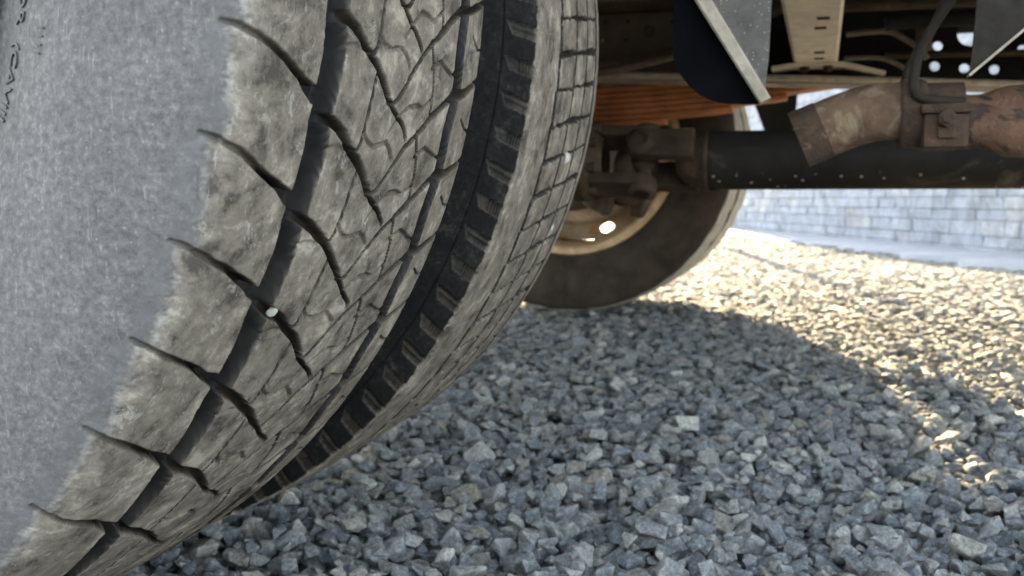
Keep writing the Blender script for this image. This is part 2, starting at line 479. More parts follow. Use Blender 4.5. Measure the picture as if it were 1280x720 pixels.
def carve_lines(u, v, lines, period_mm, k_range=(-2, -1, 0, 1, 2)):
    """u in pitches (reduced to 0..1), v in mm; lines: (points[(v,u)], half widths per point mm, depth mm per point, softness)"""
    D = np.zeros_like(u)
    fu = u - np.floor(u)
    for pts, hw, dep, soft in lines:
        for a in range(len(pts) - 1):
            (v0, u0), (v1, u1) = pts[a], pts[a + 1]
            w0, w1 = hw[a], hw[a + 1]; d0, d1 = dep[a], dep[a + 1]
            mw = max(w0, w1) + soft
            rows = (v > min(v0, v1) - mw) & (v < max(v0, v1) + mw)
            if not rows.any():
                continue
            fu_, v_ = fu[rows], v[rows]
            best = np.zeros_like(fu_)
            lo, hi = min(u0, u1) - mw / period_mm, max(u0, u1) + mw / period_mm
            for k in range(math.floor(-hi) - 1, math.ceil(1 - lo) + 1):
                if hi + k < 0 or lo + k > 1:
                    continue
                du = (u1 - u0) * period_mm; dv = v1 - v0
                L2 = du * du + dv * dv
                pu = (fu_ - u0 - k) * period_mm; pv = v_ - v0
                t = np.clip((pu * du + pv * dv) / L2, 0, 1)
                dist = np.hypot(pu - t * du, pv - t * dv)
                ww = w0 + (w1 - w0) * t; dd = d0 + (d1 - d0) * t
                best = np.maximum(best, dd * sstep(ww + soft * 0.5, ww - soft * 0.5, dist))
            D[rows] = np.maximum(D[rows], best)
    return D

def finish_tyre(name, P, N, phi, depth_mm, Yc, attrs, parent, label):
    ph = np.radians(phi)[:, None]
    d = depth_mm / 1000.0
    r = P[None, :, 1] - d * N[None, :, 1]
    t = P[None, :, 0] - d * N[None, :, 0]
    V = np.stack([XW + r * np.cos(ph), Yc + t, R - r * np.sin(ph)], -1)
    me = np_mesh(name, V, grid_quads(len(phi), P.shape[0], wrap_n=True)[:, ::-1])
    for k, a in attrs.items():
        at = me.attributes.new(k, 'FLOAT', 'POINT')
        at.data.foreach_set('value', np.ascontiguousarray(np.broadcast_to(a, V.shape[:2]), dtype=np.float32).ravel())
    o = link(name, me, M['rubber'], parent)
    o['label'] = label
    return o

# --- near outer tyre: wide shoulder blocks, chevron centre
prof1 = [(-.096, .258), (-.098, .268), (-.104, .276), (-.112, .284), (-.120, .297), (-.127, .314), (-.1305, .335), (-.130, .350), (-.1275, .362), (-.1235, .3735),
         (-.118, .3825), (-.112, .388), (-.104, .3905), (-.094, .3918), (-.080, .3932), (-.060, .3947), (-.03, .3966), (0, .398), (.04, .399), (.08, .3993), (.104, .3987),
         (.1110, .3972), (.1140, .392), (.1170, .382), (.1215, .369), (.127, .352), (.130, .335), (.127, .313), (.120, .297), (.112, .284), (.104, .276), (.098, .268), (.096, .258)]
P1, N1 = profile(prof1, lambda t, r: r > 0.366, None, 0.0006, 0.0026)
phi1 = phi_list(-11, 62, 0.092, 1.4)
PH, TT = np.meshgrid(phi1, P1[:, 0], indexing='ij')
RR = np.broadcast_to(P1[:, 1], PH.shape)
# v: mm across measured from the outer main groove, following the surface past the shoulder
arc = np.r_[0, np.cumsum(np.linalg.norm(np.diff(P1, axis=0), axis=1))]
i0 = int(np.argmin(np.abs(P1[:, 0] + 0.068) + (P1[:, 1] < 0.37)))
vv = (arc - arc[i0]) * 1000.0
VV = np.broadcast_to(vv, PH.shape).copy()
UU = (PH - PHI0) / DPHI
per = math.radians(DPHI) * 398
xs, ys = PH * 0.7, VV * 0.1
UUw = UU + (fbm(PH * 0.35, VV * 0.05) - .5) * 0.09
VVw = VV + (fbm(PH * 0.5 + 40, VV * 0.06 + 9) - .5) * 1.6
ex = 0.0
vs_edge = float(np.interp(-0.1125, P1[:i0, 0][::1][np.argsort(P1[:i0, 0])], vv[:i0][np.argsort(P1[:i0, 0])])) if False else None
lines1 = []
def L(pts, hw, dep, soft=0.9):
    n = len(pts)
    hw = [hw] * n if not isinstance(hw, (list, tuple)) else hw
    dep = [dep] * n if not isinstance(dep, (list, tuple)) else dep
    lines1.append((pts, hw, dep, soft))
# lateral slots in the outer shoulder blocks
L([(-57, -.455), (-50, -.43), (-40, -.37), (-26, -.25), (-14, -.12), (-3, .0)], [.7, 1.0, 1.1, 1.3, 1.7, 2.8], [1.6, 2.4, 2.8, 3.8, 8, 11], 1.4)
# curved grooves out of the main groove
L([(0, .02), (10, .18), (18, .26), (28, .36), (37, .48), (47, .61), (62, .86)], [2.9, 2.5, 2.2, 2.0, 1.9, 1.8, 1.6], [9, 8, 7, 6.5, 6, 6, 5.5], 1.9)
L([(62, .87), (68, .97), (76, 1.08), (84, 1.18), (90, 1.29)], [1.4, 1.1, 1.0, 1.0, 0.9], [5, 4.5, 4.5, 4.5, 4], 1.0)
# diagonals towards the inner main groove
L([(62, .90), (67, .93), (71, .88), (81, .60), (91, .37), (102, .18), (114, .00), (126, -.16), (140, -.35)], [1.3, 1.0, 1.0, 1.05, 1.1, 1.3, 1.7, 2.0, 2.2], [6, 6, 6, 6, 6, 7, 8, 9, 10], 0.6)
# fine sipes
L([(47, -.36), (45.5, -.05), (44.5, .25), (43.5, .39), (40, .52)], 0.85, [4, 4.5, 4.5, 4.5, 4], 0.5)
L([(44.2, .27), (50, .36), (56, .40), (64, .37), (69, .35), (74, .42), (80, .52)], 0.9, 1.7, 1.2)
L([(101, -.84), (108, -.52), (112, -.23), (113, -.01)], 0.85, 5, 0.5)
L([(105, -.53), (110, -.60), (116, -.65), (124, -.60), (134, -.53), (141, -.62)], 0.9, 2.2, 1.1)
L([(70, .22), (78, .03), (86, -.09), (95, -.11), (102, -.08), (111, -.21)], [0.6, 0.8, 1.0, 1.0, 0.9, 0.7], 1.9, 1.0)
L([(16, .50), (24, .46), (31, .48), (37, .40)], 0.8, 0.9, 1.3)
# slots in the inner shoulder row
L([(146, -.32), (155, -.38), (165, -.46), (176, -.55), (188, -.66)], [2.6, 2.0, 1.8, 1.7, 1.9], [11, 8, 7, 7, 9], 0.9)
L([(159, -.08), (168, .02), (174, .05), (182, .03)], 0.5, 3, 0.5)
D1 = carve_lines(UUw, VVw, lines1, per)
# dirt and painted shade inside the cuts, reaching just past their edges
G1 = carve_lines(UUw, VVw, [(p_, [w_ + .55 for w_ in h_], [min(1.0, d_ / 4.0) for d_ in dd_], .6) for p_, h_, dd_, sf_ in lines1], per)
# circumferential grooves, edges stepping a little at each block
jag = (UUw - np.floor(UUw))
gl = np.abs(VVw - 6.7 + 1.2 * np.sin((UUw + .1) * 2 * np.pi) * 0.6)
DC = 12.5 * sstep(8.9, 7.2, gl)
GC = sstep(9.3, 8.5, gl)  # wider than the groove, carries its painted shade
gr = np.abs(VVw - 142.3 - 1.1 * np.sin((UUw + .6) * 2 * np.pi))
DC = np.maximum(DC, 12.0 * sstep(6.3, 4.9, gr))
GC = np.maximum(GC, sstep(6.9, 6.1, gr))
D1 = np.maximum(D1, DC)
# fade carving off the sidewalls
D1 *= sstep(-66, -60, VV) * sstep(200, 190, VV)
inner_side = VV > 150
carved = np.clip(D1 / 2.2, 0, 1)
# ragged border between scuffed shoulder blocks and smooth sidewall
border = -50.5 + 2.0 * (fbm(PH * .9, VV * 0 + 3.3, 2) - .5) * 2 + 4.5 * (((UU + .42) - np.floor(UU + .42)) - .5)
side1 = sstep(3.6, -3.6, VV - border + (fbm(PH * 5.5, VV * .5, 4) - .5) * 9) * (VV < 0)
lip1 = np.exp(-((VV - border) / 3.2) ** 2) * (VV < 0)
rub1 = side1 * sstep(border - 16, border - 7, VV) * (.3 + .4 * sstep(.35, .6, fbm(PH * 2.2, VV * .2 + 7)))
wear = (fbm(PH * 2.6, VV * 0.28, 4) - .5) * 1.5 + (fbm(PH * .8 + 31, VV * .08, 3) - .5) * 1.5
dents = np.clip(fbm(PH * 1.9 + 11, VV * .2 + 50, 3) - .62, 0, 1) * 7
tread_only = 1 - side1
D1 += np.where(carved < .5, (wear * .07 + dents * .18) * tread_only, 0) * (VV > -75) * (VV < 190)
D1 -= 0.9 * side1 * sstep(border - 60, border, VV) * (1 - sstep(border - 2, border + .5, VV)) * 0 + lip1 * 0.35
D1 += (1 - side1) * 0.7 * sstep(-40, -52, VV) * (VV < 0)
# moulding lines low on the sidewall
D1 -= 0.5 * np.exp(-((RR - .2995) / .0012) ** 2) * (TT < 0) + 0.7 * np.exp(-((RR - .275) / .0015) ** 2)
D1 += (fbm(PH * 4.0, VV * .4, 3) - .5) * .2
clean1 = ((TT > 0) * sstep(190, 194, VV)) * 1.0
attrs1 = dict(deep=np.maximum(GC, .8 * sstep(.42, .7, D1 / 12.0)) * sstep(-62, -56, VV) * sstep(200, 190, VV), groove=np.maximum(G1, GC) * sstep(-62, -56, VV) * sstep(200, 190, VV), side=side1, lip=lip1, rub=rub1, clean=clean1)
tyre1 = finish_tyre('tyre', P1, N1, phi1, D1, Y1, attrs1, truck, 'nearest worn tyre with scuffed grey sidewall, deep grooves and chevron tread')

# raised lettering low on the near sidewall
def sidewall_text(txt, size, phi_c, r_c, parent):
    cu = bpy.data.curves.new('lettering', 'FONT')
    cu.body = txt; cu.size = size; cu.extrude = 0.0007; cu.align_x = 'CENTER'; cu.resolution_u = 3
    tmp = bpy.data.objects.new('lettering', cu); COL.objects.link(tmp)
    dg = bpy.context.evaluated_depsgraph_get()
    me = bpy.data.meshes.new_from_object(tmp.evaluated_get(dg))
    bpy.data.objects.remove(tmp); bpy.data.curves.remove(cu)
    half = P1[:, 0] < 0
    o_ = np.argsort(P1[half][:, 1])
    for v in me.vertices:
        rr = r_c + v.co.y
        ph = math.radians(phi_c) - v.co.x / r_c * -1.0
        t = np.interp(rr, P1[half][o_, 1], P1[half][o_, 0])
        v.co = (XW + rr * math.cos(ph), Y1 + t - 0.0004 - v.co.z, R - rr * math.sin(ph))
    me.materials.clear()
    return link('lettering', me, M['letter'], parent)
sidewall_text('DR  (CAVIII', 0.0105, 15.2, 0.2845, tyre1)
sidewall_text('I I I I', 0.006, 13.5, 0.304, tyre1)

# --- near inner tyre: broad plain shoulder rib and three ribs cut by cross slots
prof2 = [(-.096, .258), (-.098, .268), (-.104, .276), (-.112, .284), (-.120, .297), (-.127, .314), (-.130, .335), (-.1265, .352), (-.1215, .366), (-.1165, .377), (-.1115, .3885), (-.1075, .397),
         (-.1030, .4003), (-.095, .4011), (-.06, .4013), (0, .4003), (.05, .3991), (.09, .3978), (.106, .3968), (.112, .3925), (.1165, .382), (.1215, .367), (.127, .35), (.130, .335),
         (.127, .313), (.120, .297), (.112, .284), (.104, .276), (.098, .268), (.096, .258)]
P2, N2 = profile(prof2, lambda t, r: r > 0.362, None, 0.0006, 0.003)
phi2 = phi_list(-12, 66, 0.14, 1.5)
PH, TT = np.meshgrid(phi2, P2[:, 0], indexing='ij')
RR = np.broadcast_to(P2[:, 1], PH.shape)
TM = TT * 1000.0 + (fbm(PH * .6, TT * 60) - .5) * 1.6
top = RR > .392
half_pitch = 3.73
q = (PH - 4.04) / half_pitch                       # cross slot index on the outer rib edge
saw = q - np.floor(q)
D2 = np.zeros_like(PH)
e1 = TM + 43.5 - 2.6 * (saw - .5)
shade2 = sstep(4.2, 3.5, np.abs(e1))  # painted shade of the narrow grooves, spreading past their edges
D2 = np.maximum(D2, 8 * sstep(3.4, 2.8, np.abs(e1)))
for tc, wd in ((8.0, 2.0), (49.0, 2.0), (87.5, 2.6)):
    e = TM - tc + (fbm(PH * 1.5, PH * 0 + tc) - .5) * 2
    shade2 = np.maximum(shade2, sstep(wd + 1.1, wd + .5, np.abs(e)))
    D2 = np.maximum(D2, 6.5 * sstep(wd + .4, wd - .2, np.abs(e)))
# cross slots: run between the first and the last narrow groove, rising inwards
shift = (TM + 43.5) / 131.0 * -2.9
qq = (PH - shift - 4.04) / half_pitch + (fbm(TM * .12, PH * .25 + 5, 3) - .5) * .14
k_ = np.round(qq)
dist_mm = np.abs(qq - k_) * math.radians(half_pitch) * 400
odd = (np.mod(k_, 2) == 0)
seg = np.floor((TM + 43.5) / 44.0)
wide = np.where(odd, np.where(np.mod(seg + k_ * .5, 2) < 1, 2.3, 1.1), np.where(np.mod(seg + k_, 3) < 1, 1.6, .7))
inrib = (TM > -44) & (TM < 88)
D2 = np.maximum(D2, np.where(inrib, np.where(wide > 1.5, 6.5, 4.0) * sstep(wide + .6, wide - .4, dist_mm), 0))
D2 *= top
carved2 = np.clip(D2 / 3.5, 0, 1)
wear2 = (fbm(PH * 2.2, TM * .10, 4) - .5) * 1.6 + (fbm(PH * 6, TM * .5 + 8, 3) - .5) * .7
D2 += np.where(carved2 < .4, wear2 * .12, 0) * top
# lugs: small ribbed pockets down the outer shoulder wall
arc2 = np.r_[0, np.cumsum(np.linalg.norm(np.diff(P2, axis=0), axis=1))]
jt = int(np.argmin(np.abs(P2[:, 0] + .103) + (P2[:, 1] < .395)))
S2 = np.broadcast_to((arc2[jt] - arc2) * 1000.0, PH.shape)    # mm below the shoulder edge (outer side positive)
outer = TT < 0
ql = (PH - 13.45 - (S2 - 8) * -0.035) / 3.42
kl = np.round(ql)
dl = (ql - kl) * math.radians(3.42) * 390
pocket = sstep(4.6, 3.7, np.abs(dl)) * sstep(20.5, 18.5, S2 + dl * .5) * sstep(-1.5, 1.0, S2) * outer
ribs = 0.5 + 0.5 * np.cos(S2 * 2 * np.pi / 2.4)
odd_l = np.mod(kl, 2) == 0
D2 += pocket * np.where(odd_l, 1.2 + 1.5 * ribs * (S2 < 13), 2.4 - 1.4 * sstep(2, 0, np.abs(dl + 1)))
D2 += (fbm(PH * 2.0, S2 * .3 + 20, 4) - .5) * .5 * outer
D2 += 1.2 * sstep(.9, .3, np.abs(S2 - 24.5 - (fbm(PH * .3, PH * 0) - .5))) * outer
edge = 1.5 + 3.5 * (fbm(PH * 1.3, PH * 0 + 2.2, 4) - .5)
clean2 = sstep(edge - .8, edge + .8, S2) * outer + sstep(.110, .1125, TT)
clean2 = np.clip(clean2 * (1 - .62 * pocket * (.55 + .45 * sstep(.36, .56, fbm(PH * 2.2, S2 * .35, 3)))), 0, 1)
S2r = S2 > 60
attrs2 = dict(deep=np.maximum(np.clip(carved2 * 2.5, 0, 1) * .8, shade2 * top), groove=np.clip(carved2 * 3.5 + pocket * .9, 0, 1), side=0.0, lip=0.0, rub=0.0, clean=clean2)
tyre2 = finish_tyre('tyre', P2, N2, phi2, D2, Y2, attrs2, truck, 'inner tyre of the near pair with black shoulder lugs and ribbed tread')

# --- far pair: plain ribbed tyres
def far_tyre(Yc, label):
    pf = [(-.096, .252), (-.100, .262), (-.112, .276), (-.124, .300), (-.130, .332), (-.126, .358), (-.118, .377), (-.110, .389), (-.104, .3925),
          (-.064, .3945), (-.062, .387), (-.054, .387), (-.052, .395), (-.002, .396), (0, .388), (.008, .388), (.010, .3955), (.052, .395), (.054, .387), (.062, .387), (.064, .3945),
          (.104, .3925), (.110, .389), (.118, .377), (.126, .358), (.130, .332), (.124, .300), (.112, .276), (.100, .262), (.096, .252)]
    seg = 180
    V = np.zeros((len(pf), seg, 3))
    a = np.linspace(0, 2 * np.pi, seg, endpoint=False)
    for i, (t, r) in enumerate(pf):
        jitter = (np.where((np.arange(seg) % 6) < 1, -.0035, 0) if .05 < abs(t) < .105 and r > .39 else 0)
        rr_ = r + jitter + .0008 * np.sin(a * 37 + i)
        V[i, :, 0] = XW + rr_ * np.cos(a); V[i, :, 1] = Yc + t; V[i, :, 2] = R - .004 + rr_ * np.sin(a)
    me = np_mesh('tyre', V, grid_quads(len(pf), seg, wrap_m=True))
    me.materials.append(M['tyre_far']); me.materials.append(M['tread_far'])
    tread_rows = [i for i in range(len(pf) - 1) if pf[i][1] > .386 and pf[i + 1][1] > .386]
    mi = np.zeros(len(me.polygons), dtype=np.int32)
    for i in tread_rows:
        mi[i * seg:(i + 1) * seg] = 1
    me.polygons.foreach_set('material_index', mi)
    bm = bmesh.new(); bm.from_mesh(me); bmesh.ops.recalc_face_normals(bm, faces=bm.faces[:]); bm.to_mesh(me); bm.free()
    o = link('tyre', me, None, truck)
    o['label'] = label
    return o
far_tyre(Y3, 'far inner tyre with dark brown dusty sidewall')
far_tyre(Y4, 'far outer tyre behind the brown one, pale tread in view')

# ------------------------------------------------------------------ rims, drums, axle
def rim(Yc, sgn):
    """sgn: +1 when the open (inner) side faces -Y"""
    c = (XW, Yc, R)
    m = MB()
    prof = [(-.101, .262), (-.104, .259), (-.102, .250), (-.094, .247), (-.086, .244), (-.06, .238), (0, .236), (.06, .238), (.086, .244), (.094, .247), (.102, .250), (.104, .259), (.101, .262)]
    prof2_ = [(t, r - .006) for t, r in prof[::-1]]
    m.lathe(prof + prof2_, 72, 'Y', c, closed=True)
    o = m.build('rim', M['rim'], truck)
    # disc with oval hand holes
    outer = [(.231 * math.cos(2 * math.pi * k / 48), .231 * math.sin(2 * math.pi * k / 48)) for k in range(48)]
    holes = [(.204 * math.cos(math.radians(-79 + 72 * k)), .204 * math.sin(math.radians(-79 + 72 * k)), .014, 2.5, math.radians(-79 + 72 * k + 90)) for k in range(5)]
    pl = Matrix.Translation((c[0], c[1] + sgn * .085, c[2])) @ Matrix.Rotation(math.pi / 2, 4, 'X')
    curve_plate('wheel_disc', outer, holes, .010, M['rim'], o, pl)
    return o
rim(Y1, -1); rim(Y2, 1); rim(Y3, -1 if False else 1); rim(Y4, -1)

for Yc, s in ((Y2, -1), (Y3, 1)):
    m = MB()
    y0 = Yc - s * .075
    prof = [(0, .05), (0, .150), (s * .004, .168), (s * .004, .180), (s * .018, .184), (s * .022, .189), (s * .034, .189), (s * .038, .182), (s * .13, .178), (s * .145, .12)]
    m.lathe(prof, 64, 'Y', (XW, y0, R))
    m.build('brake_drum', M['drum'], truck)
m = MB()
m.lathe([(-.78, .052), (-.70, .058), (-.40, .064), (-.26, .10), (-.2, .165), (-.1, .185), (0, .19), (.1, .185), (.2, .165), (.26, .10), (.40, .064), (.70, .058), (.78, .052)], 32, 'Y', (XW, YMID, R))
ax = m.build('axle_housing', M['dark_steel'], truck)
m = MB()
m.lathe([(0, .17), (.06, .15), (.13, .09), (.17, .075)], 32, 'X', (XW + .02, YMID, .372))
m.build('pinion_housing', M['dark_steel'], ax)
# brake chamber and clutter round the far end of the axle
m = MB()
m.lathe([(-.06, .03), (-.055, .062), (-.005, .066), (0, .072), (.008, .072), (.012, .066), (.06, .06), (.07, .03)], 28, 'Y', (-.475, 2.17, .335))
m.build('brake_chamber', M['dark_steel'], truck)
m = MB()
m.lathe([(-.05, .02), (-.048, .058), (.045, .058), (.05, .02)], 28, 'X', (-.40, 2.28, .33))
m.build('slack_adjuster', M['dark_steel'], truck)
m = MB()
for dx, dz in ((0, 0), (.055, .01)):
    m.tube([(-.475 + dx, 2.22, .30 + dz), (-.470 + dx, 2.22, .262 + dz)], .011, 10)
    m.tube([(-.475 + dx, 2.22, .315 + dz), (-.474 + dx, 2.22, .296 + dz)], .018, 6)
m.box((-.50, 2.14, .312), (-.385, 2.26, .326), .003)
m.build('spring_plate', M['dark_steel'], truck)

# ------------------------------------------------------------------ propeller shaft with universal joint
zs = .3315
m = MB()
m.lathe([(-.130, .044), (-.122, .046), (-.118, .0475), (-.110, .0475), (-.106, .0455), (0, .0455), (.7, .0455), (1.35, .0455), (1.36, .02)], 48, 'X', (-.05, YMID, zs))
shaft = m.build('propeller_shaft', M['black_paint'], truck)
m = MB()
# flared weld yoke with two ears, the joint turned part of the way round
m.lathe([(-.222, .010), (-.219, .024), (-.210, .033), (-.200, .038), (-.188, .0435), (-.178, .0462), (-.1765, .0475), (-.170, .0475), (-.168, .0455)], 40, 'X', (0, YMID, zs))
yk = m.build('yoke', M['dark_steel'], shaft)
JT = Matrix.Translation((-.272, YMID, zs)) @ Matrix.Rotation(math.radians(58), 4, 'X')
def ear(sgn, direction, mat4, name, par):
    # curved fork arm from the yoke out to the cross, with a round bearing boss
    bm = bmesh.new()
    z0, z1 = sorted((sgn * .036, sgn * .0545))
    pl_ = [(direction * x, y) for x, y in ((.082, -.026), (.03, -.0245), (.0, -.0235), (-.014, -.019), (-.0225, -.008), (-.0225, .008), (-.014, .019), (.0, .0235), (.03, .0245), (.082, .026))]
    lo = [bm.verts.new((x, y, z0 if sgn > 0 else z0 )) for x, y in pl_]; hi = [bm.verts.new((x, y, z1)) for x, y in pl_]
    n_ = len(pl_)
    bm.faces.new(lo); bm.faces.new(hi[::-1])
    for k in range(n_):
        bm.faces.new((lo[k], hi[k], hi[(k + 1) % n_], lo[(k + 1) % n_]))
    bmesh.ops.recalc_face_normals(bm, faces=bm.faces[:])
    bmesh.ops.bevel(bm, geom=bm.edges[:], offset=.004, segments=2, affect='EDGES', profile=.6)
    m = MB().bm(bm)
    m.lathe([(-.013, .012), (-.011, .0215), (.011, .0215), (.013, .012)], 20, 'Z', (0, 0, sgn * .049))
    m.v = [tuple(mat4 @ Vector(q)) for q in m.v]
    m.build(name, M['dark_steel'], par)
for sg in (-1, 1):
    ear(sg, 1, JT, 'yoke_ear', yk)
m = MB()
m.tube([(0, 0, -.056), (0, 0, .056)], .0125, 14); m.tube([(0, -.056, 0), (0, .056, 0)], .0125, 14)
m.lathe([(-.02, .008), (-.014, .021), (.014, .021), (.02, .008)], 18, 'Z')
m.v = [tuple(JT @ Vector(q)) for q in m.v]
m.build('universal_joint', M['dark_steel'], shaft)
fy = MB()
fy.lathe([(-.385, .05), (-.380, .064), (-.358, .064), (-.350, .046), (-.335, .036)], 36, 'X', (0, YMID, zs))
fyo = fy.build('flange_yoke', M['dark_steel'], shaft)
JT2 = JT @ Matrix.Rotation(math.pi / 2, 4, 'X')
for sg in (-1, 1):
    ear(sg, -1, JT2, 'yoke_ear', fyo)
for k in range(8):
    a = 2 * math.pi * k / 8 + .2
    m = MB()
    m.tube([(-.358, YMID + .054 * math.cos(a), zs + .054 * math.sin(a)), (-.342, YMID + .054 * math.cos(a), zs + .054 * math.sin(a))], .008, 6)
    m.build('bolt', M['dark_steel'], fyo)

_iv, _if = None, None
def casting(name, c, size, power, seed, mat, turn=(0, 0, 0), parent=None, rough=.10):
    """lumpy cast block: a rounded box with uneven skin"""
    bm = bmesh.new(); bmesh.ops.create_icosphere(bm, subdivisions=4, radius=1.0)
    R_ = Matrix.Rotation(turn[2], 4, 'Z') @ Matrix.Rotation(turn[1], 4, 'Y') @ Matrix.Rotation(turn[0], 4, 'X')
    for v in bm.verts:
        q = v.co.normalized()
        k = (abs(q.x) ** power + abs(q.y) ** power + abs(q.z) ** power) ** (-1 / power)
        n_ = float(fbm(np.array([q.x * 2.2 + seed * 3.1 + 40]), np.array([q.y * 2.2 + q.z * 1.9 + 40]), 4)[0]) - .5
        p = Vector((q.x * size[0], q.y * size[1], q.z * size[2])) * (k * (1 + rough * 2.2 * n_))
        v.co = Vector(c) + R_ @ p
    m = MB().bm(bm, None, True)
    return m.build(name, mat, parent or truck)
casting('axle_bracket', (-.455, 2.05, .345), (.050, .06, .062), 4, 1, M['dark_steel'], (0, .2, 0))
casting('axle_bracket', (-.395, 2.18, .315), (.040, .05, .055), 3.5, 2, M['dark_steel'], (0, -.3, 0))
casting('brake_chamber_bracket', (-.445, 2.16, .272), (.030, .035, .026), 5, 3, M['dark_steel'], (0, .5, 0))
casting('brake_lever', (-.365, 2.24, .292), (.018, .03, .060), 5, 4, M['dark_steel'], (0, .35, 0))
casting('brake_lever', (-.41, 2.12, .395), (.055, .03, .020), 5, 5, M['dark_steel'], (0, -.15, 0))
m = MB()
m.lathe([(0, .05), (.002, .135), (.006, .152), (.012, .156), (.016, .150), (.016, .05)], 48, 'Y', (XW, 2.40, R))
m.build('brake_backing_plate', M['dark_steel'], truck)

# ------------------------------------------------------------------ leaf springs
def leaf_spring(Yc, label=None, lift=0.0):
    n = 7; th = .0105
    e = bpy.data.objects.new('leaf_spring', None); COL.objects.link(e); e.parent = truck
    if label: e['label'] = label
    right = [.70, .69, .66, .60, .508, .40, .263]
    for k in range(n):
        L_ = right[k]
        topz = lambda x: .4965 + lift - k * (th + .0012) + .105 * max(0, abs(x) - .06) ** 1.7 + .006
        xs_ = np.linspace(-L_, L_, 41)
        vs = []; fs = []
        for i, x in enumerate(xs_):
            z1 = topz(x); z0 = z1 - th
            w_ = .037 * (1 - .25 * max(0, (abs(x) - (L_ - .03)) / .03))
            vs += [(XW + x, Yc - w_, z0 + .002), (XW + x, Yc - w_ + .002, z0), (XW + x, Yc + w_ - .002, z0), (XW + x, Yc + w_, z0 + .002), (XW + x, Yc + w_, z1 - .002), (XW + x, Yc + w_ - .002, z1), (XW + x, Yc - w_ + .002, z1), (XW + x, Yc - w_, z1 - .002)]
        for i in range(len(xs_) - 1):
            for j in range(8):
                fs.append((i * 8 + j, i * 8 + (j + 1) % 8, i * 8 + 8 + (j + 1) % 8, i * 8 + 8 + j))
        fs += [tuple(range(7, -1, -1)), tuple(range(len(vs) - 8, len(vs)))]
        MB().add(vs, fs).build('leaf', M['spring'], e)
    for dx in (-.075, .075):
        m = MB()
        m.tube([(XW + dx, Yc - .046, .30), (XW + dx, Yc - .046, .50 + lift), (XW + dx, Yc - .03, .525 + lift), (XW + dx, Yc + .03, .525 + lift), (XW + dx, Yc + .046, .50 + lift), (XW + dx, Yc + .046, .30)], .010, 10)
        m.build('u_bolt', M['dark_steel'], e)
    m = MB(); m.box((XW - .10, Yc - .05, .405), (XW + .10, Yc + .05, .422 + lift), .004); m.build('spring_seat', M['dark_steel'], e)
    return e
leaf_spring(2.20, 'leaf spring on the far side, orange with rust')
leaf_spring(1.12, 'leaf spring on the near side behind the inner tyre', .075)

# ------------------------------------------------------------------ frame rails with real holes
HF = [(-.329, .596, .0128), (-.416, .618, .0042), (-.370, .616, .0042), (-.421, .583, .0042), (-.375, .581, .0042), (-.377, .544, .0042), (-.335, .542, .0042), (-.284, .612, .005),
      (.189, .511, .0088), (.239, .5055, .0088), (.288, .502, .0088), (.193, .547, .0085), (.294, .539, .0085), (.333, .535, .0085), (.247, .567, .0225), (.199, .625, .0085),
      (.42, .52, .0085), (.47, .52, .0085), (.44, .57, .02)]
pl = Matrix.Translation((0, 2.05, 0)) @ Matrix.Rotation(math.pi / 2, 4, 'X')
far_rail = curve_plate('frame_rail', [(-1.9, .5905), (1.35, .415), (1.35, .76), (-1.9, .76)], HF, .009, M['black_steel'], truck, pl)
far_rail['label'] = 'far frame rail pierced by rows of round holes'
m = MB()
m.prism([(-1.9, .580), (1.35, .4045), (1.35, .4145), (-1.9, .590)], 1.97, 2.0545)
m.build('rail_flange', M['flange'], far_rail)
near_rail = curve_plate('frame_rail', [(-1.9, .53), (1.35, .53), (1.35, .76), (-1.9, .76)], [(-.3, .62, .02), (.1, .64, .012), (.3, .63, .012)], .009, M['black_steel'], truck,
                        Matrix.Translation((0, 1.27, 0)) @ Matrix.Rotation(math.pi / 2, 4, 'X'))
near_rail['label'] = 'near frame rail above the picture'
# brown gusset plate bolted to the far rail, its holes in line with the rail's
gh = HF[:8]
g = curve_plate('gusset_plate', [(-.62, .514), (-.27, .514), (-.248, .53), (-.248, .632), (-.62, .632)], [(x, z, r) for x, z, r in gh], .007, M['gusset'], far_rail,
                Matrix.Translation((0, 2.041, 0)) @ Matrix.Rotation(math.pi / 2, 4, 'X'))
m = MB(); m.box((-.62, 1.93, .634), (-.23, 2.04, .650), .003)
m.build('gusset_flange', M['gusset'], far_rail)

# cross members
m = MB()
m.prism([(-.0545, .5145), (-.050, .511), (.016, .511), (.0205, .5145), (.0205, .60), (.0145, .60), (.0145, .517), (-.0485, .517), (-.0485, .60), (-.0545, .60)], 1.29, 2.0)
cm = m.build('crossmember', M['pale_steel'], truck)
cm['label'] = 'pale channel crossmember seen from below with small slots'
for y_, x_ in ((1.47, -.004), (1.55, -.008), (1.80, -.010), (1.88, -.011)):
    m = MB()
    m.box((x_ - .008, y_ - .008, .5094), (x_ + .008, y_ + .006, .5125))
    m.build('slot', M['black_steel'], cm)
m = MB()
m.prism([(-.092, .507), (-.06, .511), (.03, .511), (.10, .492), (.10, .488), (.03, .506), (-.06, .506), (-.092, .502)], 1.93, 2.0)
fl = m.build('end_flange', M['pale_steel'], cm)
for x_ in (-.036, .004):
    m = MB(); m.lathe([(0, .001), (0, .0085), (-.007, .0085), (-.009, .006), (-.009, .001)], 6, 'Z', (x_, 1.945, .5055)); m.build('bolt', M['rust_dark'], cm)
for x0, nm in ((-.95, 1), (.62, 2)):
    m = MB(); m.box((x0, 1.28, .56), (x0 + .09, 2.04, .70), .006)
    m.build('crossmember', M['black_steel'], truck)

